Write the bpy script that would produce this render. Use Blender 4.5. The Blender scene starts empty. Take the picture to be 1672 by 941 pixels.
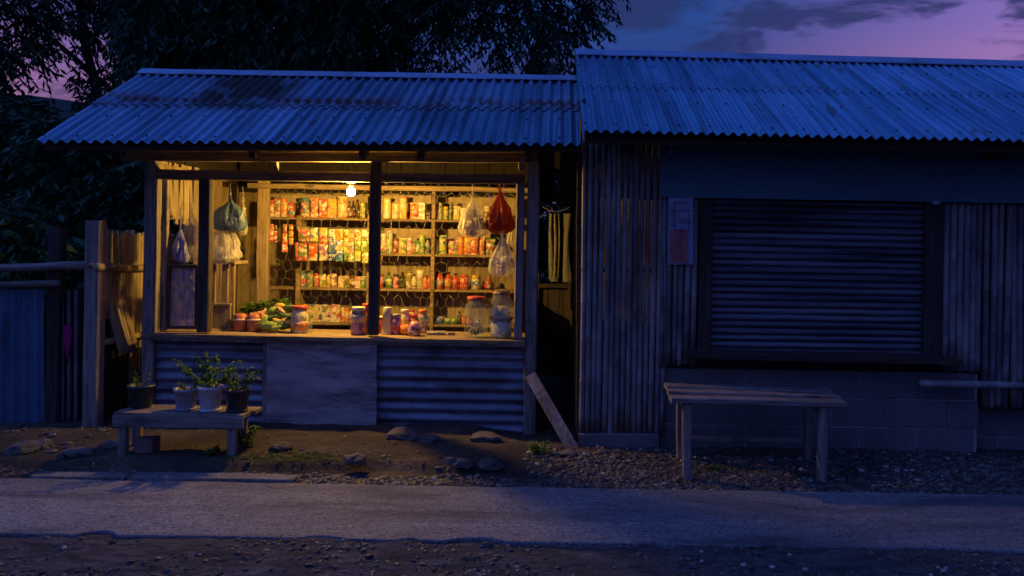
import bpy, math, random
import numpy as np
from mathutils import Vector, Matrix, noise as mnoise

scene = bpy.context.scene
COL = scene.collection
R = math.radians

# ------------------------------------------------------------------ camera
F, CX, CY, H, PH = 1350.0, 886.0, 390.0, 1.5, R(0.95)
cam_d = bpy.data.cameras.new("camera")
cam = bpy.data.objects.new("camera", cam_d)
COL.objects.link(cam)
cam_d.sensor_width = 36.0
cam_d.lens = F / 1672 * 36
cam_d.shift_x = -(CX - 836) / 1672
cam_d.shift_y = -(470.5 - CY) / 1672
cam_d.clip_end = 3000
cam_d.clip_start = 0.05
cam.location = (0, 0, H)
cam.rotation_euler = (Matrix.Rotation(R(90), 4, 'X') @ Matrix.Rotation(PH, 4, 'Z')).to_euler()
scene.camera = cam

# ------------------------------------------------------------------ world: dusk sky
SUN_EL, SUN_AZ = -3.0, -25.0
w = bpy.data.worlds.new("World")
scene.world = w
w.use_nodes = True
nt = w.node_tree
N, L = nt.nodes, nt.links
N.clear()
def nn(t, **k):
    n = N.new(t)
    for a, b in k.items():
        setattr(n, a, b)
    return n
out = nn('ShaderNodeOutputWorld')
bg = nn('ShaderNodeBackground')
bg.inputs['Strength'].default_value = 1.0
tc = nn('ShaderNodeTexCoord')
sep = nn('ShaderNodeSeparateXYZ')
L.new(tc.outputs['Generated'], sep.inputs[0])
def ramp(src, stops, interp='EASE'):
    r = nn('ShaderNodeValToRGB')
    e = r.color_ramp.elements
    r.color_ramp.interpolation = interp
    while len(e) > 1:
        e.remove(e[-1])
    e[0].position, e[0].color = stops[0][0], (*stops[0][1], 1)
    for p, c in stops[1:]:
        x = e.new(p)
        x.color = (*c, 1)
    L.new(src, r.inputs[0])
    return r
def mixc(f, a, b, mode='MIX'):
    m = nn('ShaderNodeMix', data_type='RGBA', blend_type=mode)
    for s, v in ((0, f), (6, a), (7, b)):
        if isinstance(v, (int, float)):
            m.inputs[s].default_value = v
        elif isinstance(v, tuple):
            m.inputs[s].default_value = (*v, 1)
        else:
            L.new(v, m.inputs[s])
    return m.outputs[2]
def math_(op, a, b=0.0, clamp=False):
    m = nn('ShaderNodeMath', operation=op, use_clamp=clamp)
    for s, v in ((0, a), (1, b)):
        if isinstance(v, (int, float)):
            m.inputs[s].default_value = v
        else:
            L.new(v, m.inputs[s])
    return m.outputs[0]
# elevation bands: the blue side and the side that still glows
blue = ramp(sep.outputs['Z'], [(0.0, (0.20, 0.060, 0.12)), (0.10, (0.130, 0.062, 0.20)), (0.19, (0.030, 0.045, 0.20)),
                               (0.25, (0.020, 0.062, 0.27)), (0.40, (0.008, 0.085, 0.38)), (0.72, (0.006, 0.088, 0.42)), (0.88, (0.04, 0.10, 0.47)), (1.0, (0.09, 0.14, 0.62))])
pink = ramp(sep.outputs['Z'], [(0.0, (0.50, 0.18, 0.22)), (0.12, (0.42, 0.18, 0.34)), (0.20, (0.30, 0.165, 0.44)),
                               (0.245, (0.22, 0.145, 0.46)), (0.29, (0.07, 0.075, 0.32)), (0.40, (0.010, 0.085, 0.37)), (0.72, (0.006, 0.088, 0.42)), (1.0, (0.09, 0.14, 0.62))])
az = math_('MULTIPLY', math_('SUBTRACT', sep.outputs['X'], 0.18), 3.4, True)   # towards +X the glow is stronger
azl = math_('MULTIPLY', math_('SUBTRACT', math_('MULTIPLY', sep.outputs['X'], -1.0), 0.25), 3.4, True)
front = math_('MULTIPLY', sep.outputs['Y'], 4.0, True)
glow = math_('MULTIPLY', math_('MAXIMUM', az, math_('MULTIPLY', azl, 0.75)), front)
base = mixc(glow, blue.outputs[0], pink.outputs[0])
# behind the camera: violet air over the far side of the road
back = math_('MULTIPLY', math_('MULTIPLY', sep.outputs['Y'], -1.0), 1.6, True)
backc = ramp(sep.outputs['Z'], [(0.0, (0.080, 0.085, 0.29)), (0.25, (0.072, 0.092, 0.38)), (0.6, (0.058, 0.105, 0.48)), (1.0, (0.09, 0.14, 0.62))])
base = mixc(back, base, backc.outputs[0])
# high up the light comes more from the left than from the right
hi = math_('MULTIPLY', math_('SUBTRACT', sep.outputs['Z'], 0.32), 5.0, True)
lat = ramp(math_('ADD', math_('MULTIPLY', sep.outputs['X'], -0.5), 0.5), [(0.12, (0.55, 0.55, 0.6)), (0.42, (1.1, 1.15, 1.2)), (0.60, (2.1, 2.1, 2.0)), (0.85, (4.0, 3.9, 3.3))])
base = mixc(hi, base, mixc(1.0, base, lat.outputs[0], 'MULTIPLY'))
# clouds
mp = nn('ShaderNodeMapping')
mp.inputs['Scale'].default_value = (2.6, 2.6, 9.0)
mp.inputs['Location'].default_value = (0.9, 0.0, 0.55)
mp.inputs['Rotation'].default_value = (0, R(14), 0)
L.new(tc.outputs['Generated'], mp.inputs[0])
nz = nn('ShaderNodeTexNoise')
nz.inputs['Scale'].default_value = 2.3
nz.inputs['Detail'].default_value = 9
nz.inputs['Roughness'].default_value = 0.6
nz.inputs['Distortion'].default_value = 0.4
L.new(mp.outputs[0], nz.inputs['Vector'])
cl = ramp(nz.outputs['Fac'], [(0.45, (0, 0, 0)), (0.57, (1, 1, 1))])
cl_dark = mixc(0.86, base, (0.020, 0.030, 0.120))
sky = mixc(cl.outputs[0], base, cl_dark)
ns = nn('ShaderNodeTexSky', sky_type='NISHITA')
ns.sun_disc = False
ns.sun_elevation = R(SUN_EL)
ns.sun_rotation = R(SUN_AZ)
tint = mixc(1.0, ns.outputs[0], (0.35, 0.45, 1.0), 'MULTIPLY')
sky = mixc(0.05, sky, tint, 'ADD')
L.new(sky, bg.inputs['Color'])
L.new(bg.outputs[0], out.inputs['Surface'])

# added though no sun is up: a weak, very soft sun modelling the roof ribs
sd = bpy.data.lights.new("sun", 'SUN')
sd.energy = 0.10
sd.angle = R(24)
sd.color = (0.25, 0.45, 1.0)
sun = bpy.data.objects.new("sun", sd)
COL.objects.link(sun)
sun.rotation_euler = (R(52), 0, R(-72))

vs = scene.view_settings
vs.view_transform = 'Standard'
vs.look = 'None'
vs.gamma = 1.0
vs.exposure = 0.0
scene.cycles.use_denoising = True
scene.cycles.max_bounces = 8
scene.cycles.transparent_max_bounces = 12
scene.cycles.sample_clamp_indirect = 4.0
scene.cycles.caustics_reflective = False
scene.cycles.caustics_refractive = False

BULB_POWER = 3000.0

# ------------------------------------------------------------------ helpers
rng = random.Random(7)
nr = np.random.default_rng(11)
_c, _s = math.cos(PH), math.sin(PH)
def P(px, py, Y):
    """where a point of the photo lies if it stands at depth Y"""
    u, v = px - CX, CY - py
    return Vector(((u * _c - v * _s) * Y / F, Y, H + (u * _s + v * _c) * Y / F))
def X(px, Y, py=430): return P(px, py, Y).x
def Z(px, py, Y): return P(px, py, Y).z

OFF = {}
class MB:
    def __init__(s):
        s.v, s.f, s.uv = [], [], None
    def add(s, vs_, fs_):
        o = len(s.v)
        s.v += [tuple(v) for v in vs_]
        s.f += [tuple(i + o for i in f) for f in fs_]
        return s
    def build(s, name, mat, parent=None, smooth=False, angle=None):
        off = OFF.get(parent, Vector((0, 0, 0))) if parent is not None else Vector((0, 0, 0))
        me = bpy.data.meshes.new(name)
        va = np.array(s.v, dtype=np.float64) - np.array(off)
        me.from_pydata(va.tolist(), [], s.f)
        if smooth:
            me.polygons.foreach_set('use_smooth', [True] * len(me.polygons))
        if s.uv:
            ul = me.uv_layers.new(name='UVMap')
            li = np.zeros(len(me.loops), dtype=np.int32)
            me.loops.foreach_get('vertex_index', li)
            ul.data.foreach_set('uv', np.array(s.uv, dtype=np.float32)[li].ravel())
        me.materials.append(mat)
        o = bpy.data.objects.new(name, me)
        COL.objects.link(o)
        if parent is not None:
            o.parent = parent
            OFF[o] = off
        return o
    def solo(s, name, mat, label, cat, group=None, smooth=False, loc=None, kind=None):
        """one-mesh thing with its origin at its base"""
        va = np.array(s.v)
        if loc is None:
            mn, mx = va.min(0), va.max(0)
            loc = ((mn[0] + mx[0]) / 2, (mn[1] + mx[1]) / 2, mn[2])
        s.v = (va - np.array(loc)).tolist()
        o = s.build(name, mat, None, smooth)
        o.location = loc
        OFF[o] = Vector(loc)
        tag(o, label, cat, group, kind)
        return o
def tag(o, label=None, cat=None, group=None, kind=None):
    if label: o['label'] = label
    if cat: o['category'] = cat
    if group: o['group'] = group
    if kind: o['kind'] = kind
    return o
def thing(name, loc, label, cat, group=None):
    o = bpy.data.objects.new(name, None)
    o.empty_display_size = 0.1
    COL.objects.link(o)
    o.location = loc
    OFF[o] = Vector(loc)
    return tag(o, label, cat, group)

def box(mb, x0, x1, y0, y1, z0, z1):
    mb.add([(x0, y0, z0), (x1, y0, z0), (x1, y1, z0), (x0, y1, z0), (x0, y0, z1), (x1, y0, z1), (x1, y1, z1), (x0, y1, z1)],
           [(0, 3, 2, 1), (4, 5, 6, 7), (0, 1, 5, 4), (1, 2, 6, 5), (2, 3, 7, 6), (3, 0, 4, 7)])
    return mb
def bar(mb, p0, p1, w, h, up=(0, 0, 1), seg=None, jit=0.0025, ch=0.12):
    """a sawn timber from p0 to p1, w wide, h high, with worn edges that are not quite straight"""
    p0, p1 = Vector(p0), Vector(p1)
    d = p1 - p0
    ln = d.length
    d.normalize()
    u = Vector(up)
    if abs(d.dot(u)) > 0.95: u = Vector((0, 1, 0))
    sx = d.cross(u).normalized()
    sz = sx.cross(d).normalized()
    if seg is None: seg = max(1, int(ln / 0.22))
    c = min(w, h) * ch
    prof = [(-w/2 + c, -h/2), (w/2 - c, -h/2), (w/2, -h/2 + c), (w/2, h/2 - c), (w/2 - c, h/2), (-w/2 + c, h/2), (-w/2, h/2 - c), (-w/2, -h/2 + c)]
    vs_ = []
    for i in range(seg + 1):
        q = p0 + d * ln * i / seg
        jx, jz = rng.uniform(-jit, jit), rng.uniform(-jit, jit)
        for a, b in prof:
            vs_.append(q + sx * (a + jx + rng.uniform(-jit, jit) * .3) + sz * (b + jz + rng.uniform(-jit, jit) * .3))
    fs_ = [tuple(range(7, -1, -1)), tuple(seg * 8 + k for k in range(8))]
    for i in range(seg):
        for k in range(8):
            a, b = i * 8 + k, i * 8 + (k + 1) % 8
            fs_.append((a, b, b + 8, a + 8))
    mb.add(vs_, fs_)
    return mb
def tube(mb, pts, rad, n=8, cap=True):
    pts = [Vector(p) for p in pts]
    if not isinstance(rad, (list, tuple)): rad = [rad] * len(pts)
    vs_, fs_ = [], []
    pd = None
    for i, p in enumerate(pts):
        d = (pts[min(i + 1, len(pts) - 1)] - pts[max(i - 1, 0)])
        d = d.normalized() if d.length > 1e-9 else Vector((0, 0, 1))
        if pd is None:
            a = d.orthogonal().normalized()
        else:
            a = (pa - d * pa.dot(d)).normalized()
        b = d.cross(a)
        pa, pd = a, d
        for k in range(n):
            t = 2 * math.pi * k / n
            vs_.append(p + (a * math.cos(t) + b * math.sin(t)) * rad[i])
    for i in range(len(pts) - 1):
        for k in range(n):
            k2 = (k + 1) % n
            fs_.append((i * n + k, i * n + k2, (i + 1) * n + k2, (i + 1) * n + k))
    if cap:
        fs_.append(tuple(range(n - 1, -1, -1)))
        fs_.append(tuple((len(pts) - 1) * n + k for k in range(n)))
    mb.add(vs_, fs_)
    return mb
def lathe(mb, prof, c, n=16, fn=None, squash=1.0):
    """prof: (radius, height) from bottom to top"""
    vs_, fs_ = [], []
    for i, (r_, z_) in enumerate(prof):
        for k in range(n):
            t = 2 * math.pi * k / n
            rr = r_ * (fn(t, z_) if fn else 1)
            vs_.append((c[0] + rr * math.cos(t), c[1] + rr * math.sin(t) * squash, c[2] + z_))
    for i in range(len(prof) - 1):
        for k in range(n):
            k2 = (k + 1) % n
            fs_.append((i * n + k, i * n + k2, (i + 1) * n + k2, (i + 1) * n + k))
    fs_.append(tuple(range(n - 1, -1, -1)))
    fs_.append(tuple((len(prof) - 1) * n + k for k in range(n)))
    mb.add(vs_, fs_)
    return mb
def corr(mb, a0, a1, b0, b1, pitch, amp, nrm, rows=6, v0=0.0, v1=1.0, sag=0.0, ends=0.0, thick=0.003, per=8):
    """corrugated sheet: a0-a1 is the lower edge, b0-b1 the upper edge, ribs run from a to b"""
    a0, a1, b0, b1 = map(Vector, (a0, a1, b0, b1))
    nrm = Vector(nrm).normalized()
    wid = (a1 - a0).length
    nx = max(4, int(wid / pitch * per))
    if mb.uv is None: mb.uv = []
    vs_, fs_ = [], []
    for lay in (0, 1):
        for j in range(rows + 1):
            t = j / rows
            for i in range(nx + 1):
                s_ = i / nx
                p = (a0.lerp(a1, s_)).lerp(b0.lerp(b1, s_), t)
                q = amp * math.sin(2 * math.pi * s_ * wid / pitch) + .0035 * (math.floor(s_ * wid / (pitch * 10)) % 2)
                wob = 0.006 * mnoise.noise(Vector((s_ * wid * 1.3, (v0 + (v1 - v0) * t) * 1.7, 3.1)))
                ed = ends * mnoise.noise(Vector((math.floor(s_ * wid / pitch / 9) * 3.7, j * 9.1, 1))) if j in (0, rows) else 0
                p = p + nrm * (q + wob - sag * math.sin(math.pi * s_) - lay * thick) + (b0 - a0).normalized() * ed
                vs_.append(p)
                mb.uv.append((s_ * wid, v0 + (v1 - v0) * t))
    m = (rows + 1) * (nx + 1)
    for j in range(rows):
        for i in range(nx):
            a = j * (nx + 1) + i
            fs_.append((a, a + 1, a + nx + 2, a + nx + 1))
            fs_.append((m + a + nx + 1, m + a + nx + 2, m + a + 1, m + a))
    rim = []
    for i in range(nx):
        rim.append((i, m + i, m + i + 1, i + 1))
        a = rows * (nx + 1) + i
        rim.append((a, a + 1, m + a + 1, m + a))
    for j in range(rows):
        a = j * (nx + 1)
        rim.append((a, a + nx + 1, m + a + nx + 1, m + a))
        a += nx
        rim.append((a, m + a, m + a + nx + 1, a + nx + 1))
    for f in rim:                                   # the cut edges keep vertices of their own
        q = len(vs_)
        base_n = len(mb.uv) - len(vs_)
        for k in f:
            vs_.append(vs_[k]); mb.uv.append(mb.uv[base_n + k])
        fs_.append((q, q + 1, q + 2, q + 3))
    mb.add(vs_, fs_)
    return mb
def pole(mb, p0, p1, r_, n=8, node=0.28, bend=0.006):
    """a bamboo cane with its nodes"""
    p0, p1 = Vector(p0), Vector(p1)
    ln = (p1 - p0).length
    ph = rng.uniform(0, node)
    ts = {0.0, 1.0}
    k = ph
    rr = {}
    while k < ln:
        for dz, f in ((-0.012, 1.0), (0, 1.16), (0.012, 1.0)):
            t = (k + dz) / ln
            if 0 < t < 1:
                ts.add(t); rr[t] = f
        k += node * rng.uniform(.85, 1.15)
    ts = sorted(ts)
    bx, by, fq, fo = rng.uniform(-bend, bend), rng.uniform(-bend, bend), rng.uniform(1.5, 4), rng.uniform(0, 6)
    pts, rad = [], []
    for t in ts:
        q = p0.lerp(p1, t) + Vector((bx * math.sin(fq * t + fo), by * math.cos(fq * t), 0))
        pts.append(q)
        rad.append(r_ * rr.get(t, 1.0) * (1.06 - .12 * t))
    return tube(mb, pts, rad, n)

# ------------------------------------------------------------------ materials
def nodes_of(name):
    m = bpy.data.materials.new(name)
    m.use_nodes = True
    t = m.node_tree
    return m, t, t.nodes['Principled BSDF']
def _noise(t, scale, detail=4, rough=.55, vec=None, dist=0.0):
    n = t.nodes.new('ShaderNodeTexNoise')
    n.inputs['Scale'].default_value = scale
    n.inputs['Detail'].default_value = detail
    n.inputs['Roughness'].default_value = rough
    n.inputs['Distortion'].default_value = dist
    if vec is not None: t.links.new(vec, n.inputs['Vector'])
    return n.outputs['Fac']
def _ramp(t, src, stops, interp='LINEAR'):
    r = t.nodes.new('ShaderNodeValToRGB')
    r.color_ramp.interpolation = interp
    e = r.color_ramp.elements
    while len(e) > 1: e.remove(e[-1])
    e[0].position, e[0].color = stops[0][0], (*stops[0][1], 1)
    for p, c in stops[1:]:
        x = e.new(p); x.color = (*c, 1)
    t.links.new(src, r.inputs[0])
    return r.outputs[0]
def _mix(t, f, a, b, mode='MIX'):
    m = t.nodes.new('ShaderNodeMix')
    m.data_type = 'RGBA'; m.blend_type = mode
    for s_, v in ((0, f), (6, a), (7, b)):
        if isinstance(v, (int, float)): m.inputs[s_].default_value = v
        elif isinstance(v, tuple): m.inputs[s_].default_value = (*v, 1)
        else: t.links.new(v, m.inputs[s_])
    return m.outputs[2]
def _math(t, op, a, b=0.0, clamp=False):
    m = t.nodes.new('ShaderNodeMath')
    m.operation = op; m.use_clamp = clamp
    for s_, v in ((0, a), (1, b)):
        if isinstance(v, (int, float)): m.inputs[s_].default_value = v
        else: t.links.new(v, m.inputs[s_])
    return m.outputs[0]
def _coord(t, scale=(1, 1, 1), kind='Object', rnd=True):
    c = t.nodes.new('ShaderNodeTexCoord')
    m = t.nodes.new('ShaderNodeMapping')
    m.inputs['Scale'].default_value = scale
    t.links.new(c.outputs[kind], m.inputs[0])
    if rnd:
        oi = t.nodes.new('ShaderNodeObjectInfo')
        mu = t.nodes.new('ShaderNodeVectorMath'); mu.operation = 'SCALE'
        t.links.new(oi.outputs['Random'], mu.inputs['Scale'])
        mu.inputs[0].default_value = (13.1, 7.7, 5.3)
        t.links.new(mu.outputs[0], m.inputs['Location'])
    return m.outputs[0]
def _bump(t, bs, h, strength, dist=0.01):
    b = t.nodes.new('ShaderNodeBump')
    b.inputs['Strength'].default_value = strength
    b.inputs['Distance'].default_value = dist
    t.links.new(h, b.inputs['Height'])
    t.links.new(b.outputs[0], bs.inputs['Normal'])

def wood(name, dark, mid, light, axis=0, rough=.8, grain=38, stain=(.02, .018, .016), stain_amt=.55):
    m, t, bs = nodes_of(name)
    sc = [1, 1, 1]
    sc[axis] = 0.06
    v = _coord(t, tuple(sc))
    n1 = _noise(t, grain, 6, .65, v, .6)
    n2 = _noise(t, 5.5, 4, .6, v)
    col = _ramp(t, n1, [(.30, dark), (.5, mid), (.72, light)])
    col = _mix(t, _ramp(t, n2, [(.35, (.55, .55, .55)), (.65, (1, 1, 1))]), (0, 0, 0), col)
    v2 = _coord(t, (1, 1, 1))
    n3 = _noise(t, 4.5, 5, .7, v2)
    col = _mix(t, _math(t, 'MULTIPLY', _ramp(t, n3, [(.52, (0, 0, 0)), (.68, (1, 1, 1))]), stain_amt), col, stain)
    kn = t.nodes.new('ShaderNodeTexVoronoi')          # knots
    kn.inputs['Scale'].default_value = 4.0
    sc2 = [1, 1, 1]; sc2[axis] = .45
    t.links.new(_coord(t, tuple(sc2)), kn.inputs['Vector'])
    col = _mix(t, _math(t, 'MULTIPLY', _ramp(t, kn.outputs['Distance'], [(.05, (1, 1, 1)), (.11, (0, 0, 0))]), .75), col, stain)
    sc3 = [1.0, 1.0, 1.0]; sc3[axis] = .035
    ck = _noise(t, 75, 5, .8, _coord(t, tuple(sc3)), .3)          # drying cracks along the grain
    ckf = _ramp(t, ck, [(.34, (1, 1, 1)), (.43, (0, 0, 0))])
    col = _mix(t, _math(t, 'MULTIPLY', ckf, .85), col, tuple(x * .22 for x in dark))
    hl = _ramp(t, ck, [(.60, (0, 0, 0)), (.70, (1, 1, 1))])
    col = _mix(t, _math(t, 'MULTIPLY', hl, .45), col, tuple(min(.8, x * 1.35) for x in light))
    t.links.new(col, bs.inputs['Base Color'])
    bs.inputs['Roughness'].default_value = rough
    _bump(t, bs, _math(t, 'SUBTRACT', n1, ckf), .7, .007)
    return m
def plain(name, c1, c2, scale=6, rough=.7, metal=0.0, bump=.25, bs_scale=40, spec=None, dirt=None, dirt_amt=.5, stretch=(1, 1, 1), emit=None):
    m, t, bs = nodes_of(name)
    v = _coord(t, stretch)
    n1 = _noise(t, scale, 5, .6, v)
    col = _ramp(t, n1, [(.35, c1), (.65, c2)])
    if dirt:
        n3 = _noise(t, scale * .7, 6, .7, v)
        col = _mix(t, _math(t, 'MULTIPLY', _ramp(t, n3, [(.48, (0, 0, 0)), (.66, (1, 1, 1))]), dirt_amt), col, dirt)
    t.links.new(col, bs.inputs['Base Color'])
    bs.inputs['Roughness'].default_value = rough
    bs.inputs['Metallic'].default_value = metal
    if spec is not None: bs.inputs['Specular IOR Level'].default_value = spec
    if bump: _bump(t, bs, _noise(t, bs_scale, 4, .6, v), bump, .006)
    return m

W_POST = wood('post_wood', (.13, .115, .105), (.33, .29, .26), (.50, .45, .41), 2)
W_BEAM = wood('beam_wood', (.11, .08, .045), (.27, .20, .12), (.40, .31, .20), 0)
W_DARK = wood('dark_timber', (.030, .020, .014), (.060, .042, .030), (.10, .075, .055), 0)
W_DARKV = wood('dark_upright_timber', (.030, .022, .017), (.062, .047, .038), (.11, .085, .07), 2)
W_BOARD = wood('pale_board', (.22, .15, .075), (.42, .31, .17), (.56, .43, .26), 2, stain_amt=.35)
W_SHELF = wood('shelf_wood', (.20, .135, .065), (.38, .27, .14), (.52, .39, .22), 0, stain_amt=.3)
W_GREY = wood('weathered_grey_wood', (.13, .105, .095), (.27, .23, .21), (.40, .35, .32), 0)
W_GREYV = wood('weathered_grey_upright_wood', (.13, .105, .095), (.27, .23, .21), (.40, .35, .32), 2)
W_BENCH = wood('worn_bench_wood', (.08, .065, .06), (.24, .20, .185), (.42, .37, .34), 0, grain=55)
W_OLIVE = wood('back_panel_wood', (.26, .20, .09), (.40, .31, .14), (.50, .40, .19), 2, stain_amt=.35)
BAMBOO = plain('grey_bamboo', (.09, .085, .09), (.29, .27, .27), 7, .55, 0, .35, 60, dirt=(.04, .035, .035), dirt_amt=.6, stretch=(1, 1, .25))
BAMBOO_T = plain('tan_bamboo', (.26, .20, .10), (.46, .37, .20), 7, .6, 0, .3, 60, dirt=(.06, .045, .03), dirt_amt=.6, stretch=(1, 1, .25))
PLY = plain('weathered_plywood', (.27, .245, .25), (.50, .46, .45), 5.5, .85, 0, .5, 60, dirt=(.075, .062, .06), dirt_amt=.85, stretch=(.45, 1, 2.2))
BLUEBOARD = plain('dark_blue_painted_board', (.050, .150, .190), (.065, .185, .235), 1.8, .75, 0, .12, 30, dirt=(.02, .04, .055), dirt_amt=.5, stretch=(.6, 1, 1))
CARD = plain('brown_cardboard', (.32, .24, .135), (.42, .33, .20), 5, .9, 0, .1, 30)
BOUNCE_PALE = plain('pale_bounce_board', (.45, .37, .25), (.58, .48, .34), 4, .8, stretch=(.2, 1, 1))  # kept pale to reflect bulb light onto the top beam
SHADE_DARK = plain('shade_dark_boards', (.010, .007, .005), (.022, .016, .011), 6, .95)  # near-black colour stands in for shade under the roofs and inside
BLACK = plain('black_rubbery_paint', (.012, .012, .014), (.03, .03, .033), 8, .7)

def roof_mat(name, c1, c2, rust, rust_line, rust_w, rust_amt, moss, moss_c):
    m, t, bs = nodes_of(name)
    c = t.nodes.new('ShaderNodeTexCoord')
    sp = t.nodes.new('ShaderNodeSeparateXYZ')
    t.links.new(c.outputs['UV'], sp.inputs[0])
    def uvn(sx, sy, scale, det=5, dist=0):
        mp_ = t.nodes.new('ShaderNodeMapping')
        mp_.inputs['Scale'].default_value = (sx, sy, 1)
        t.links.new(c.outputs['UV'], mp_.inputs[0])
        return _noise(t, scale, det, .62, mp_.outputs[0], dist)
    n1 = uvn(1, .6, 3.5)
    col = _ramp(t, n1, [(.3, c1), (.7, c2)])
    streak = uvn(14, .9, 1.0, 6)
    col = _mix(t, _math(t, 'MULTIPLY', _ramp(t, streak, [(.46, (0, 0, 0)), (.66, (1, 1, 1))]), .75), col, tuple(x * .35 for x in c1))
    fl = _math(t, 'FLOOR', _math(t, 'DIVIDE', sp.outputs[0], .785 if rust_amt > .5 else .685))
    wn = t.nodes.new('ShaderNodeTexWhiteNoise'); wn.noise_dimensions = '1D'
    t.links.new(_math(t, 'ADD', _math(t, 'MULTIPLY', fl, 7.3), _math(t, 'MULTIPLY', _math(t, 'GREATER_THAN', sp.outputs[1], .5), 3.1)), wn.inputs['W'])
    col = _mix(t, 1.0, col, _ramp(t, wn.outputs['Value'], [(0, (.62, .64, .66)), (1, (1.0, 1.0, 1.0))]), 'MULTIPLY')
    # rust along the lap of the two sheet rows
    dv = _math(t, 'ABSOLUTE', _math(t, 'SUBTRACT', sp.outputs[1], rust_line))
    near = _math(t, 'SUBTRACT', 1.0, _math(t, 'DIVIDE', dv, rust_w), True)
    patch = _ramp(t, uvn(1.3, 5, 2.0, 6), [(.40, (0, 0, 0)), (.54, (1, 1, 1))])
    rf = _math(t, 'MULTIPLY', _math(t, 'MULTIPLY', near, patch), rust_amt, True)
    col = _mix(t, rf, col, rust)
    # soot and moss blots
    bl = _ramp(t, uvn(3.2, 2.2, 2.2, 8, .5), [(.60, (0, 0, 0)), (.68, (1, 1, 1))])
    col = _mix(t, _math(t, 'MULTIPLY', bl, .6), col, (.05, .045, .05))
    mf = 0.0
    if moss:
        d1 = _math(t, 'SUBTRACT', sp.outputs[0], moss[0])
        d2 = _math(t, 'SUBTRACT', sp.outputs[1], moss[1])
        rr = _math(t, 'ADD', _math(t, 'POWER', _math(t, 'DIVIDE', d1, moss[2]), 2.0), _math(t, 'POWER', _math(t, 'DIVIDE', d2, moss[3]), 2.0))
        mk = _math(t, 'SUBTRACT', 1.0, rr, True)
        mk = _math(t, 'MULTIPLY', mk, _ramp(t, uvn(5, 3, 1.6, 8), [(.28, (0, 0, 0)), (.5, (1, 1, 1))]))
        mk = _math(t, 'MULTIPLY', mk, 1.5, True)
        col = _mix(t, mk, col, moss_c)
        rf = _math(t, 'MAXIMUM', rf, mk)
    rf = _math(t, 'MAXIMUM', rf, _math(t, 'MULTIPLY', bl, .6))
    t.links.new(col, bs.inputs['Base Color'])
    t.links.new(_math(t, 'SUBTRACT', 0.80, _math(t, 'MULTIPLY', rf, .78)), bs.inputs['Metallic'])
    t.links.new(_math(t, 'ADD', _math(t, 'MULTIPLY', n1, .25), _math(t, 'ADD', .28, _math(t, 'MULTIPLY', rf, .4))), bs.inputs['Roughness'])
    _bump(t, bs, _math(t, 'ADD', uvn(8, 6, 5, 6), _math(t, 'MULTIPLY', bl, .5)), .25, .004)
    return m
ROOF_A = roof_mat('aged_zinc_roof', (.18, .38, .58), (.38, .59, .82), (.095, .034, .020), .55, .15, 1.0, (1.05, .80, .50, .45), (.03, .032, .03))
ROOF_B = roof_mat('newer_zinc_roof', (.15, .34, .55), (.31, .51, .76), (.08, .05, .05), .55, .03, .4, None, None)
ZINC = plain('zinc_flashing', (.24, .38, .56), (.36, .50, .70), 5, .45, .6, .1, 20, dirt=(.1, .1, .1), dirt_amt=.4)
SHEET = plain('corrugated_wall_zinc', (.11, .14, .19), (.24, .28, .34), 3, .5, .3, .2, 24, dirt=(.07, .05, .05), dirt_amt=.8, stretch=(1.2, 1, 3))
SHEETB = plain('blue_painted_fence_zinc', (.055, .14, .24), (.10, .22, .34), 3, .5, .35, .2, 24, dirt=(.03, .03, .04), dirt_amt=.8, stretch=(2, 1, .5))
SHUT = plain('brown_grey_shutter', (.08, .095, .125), (.19, .21, .26), 2.2, .5, .35, .25, 40, dirt=(.03, .025, .03), dirt_amt=.85, stretch=(.35, 1, 7))

def block_mat():
    m, t, bs = nodes_of('concrete_block')
    v = _coord(t, rnd=False)
    n1 = _noise(t, 3, 6, .6, v)
    n2 = _noise(t, 60, 3, .6, v)
    col = _ramp(t, n1, [(.3, (.10, .105, .115)), (.7, (.19, .19, .20))])
    col = _mix(t, _ramp(t, n2, [(.3, (.5, .5, .5)), (.6, (1, 1, 1))]), (.05, .05, .055), col)
    t.links.new(col, bs.inputs['Base Color'])
    bs.inputs['Roughness'].default_value = .95
    _bump(t, bs, n2, .6, .008)
    return m
BLOCK = block_mat()
MORTAR = plain('mortar', (.24, .24, .25), (.42, .42, .42), 5, .95, 0, .5, 90)

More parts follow.
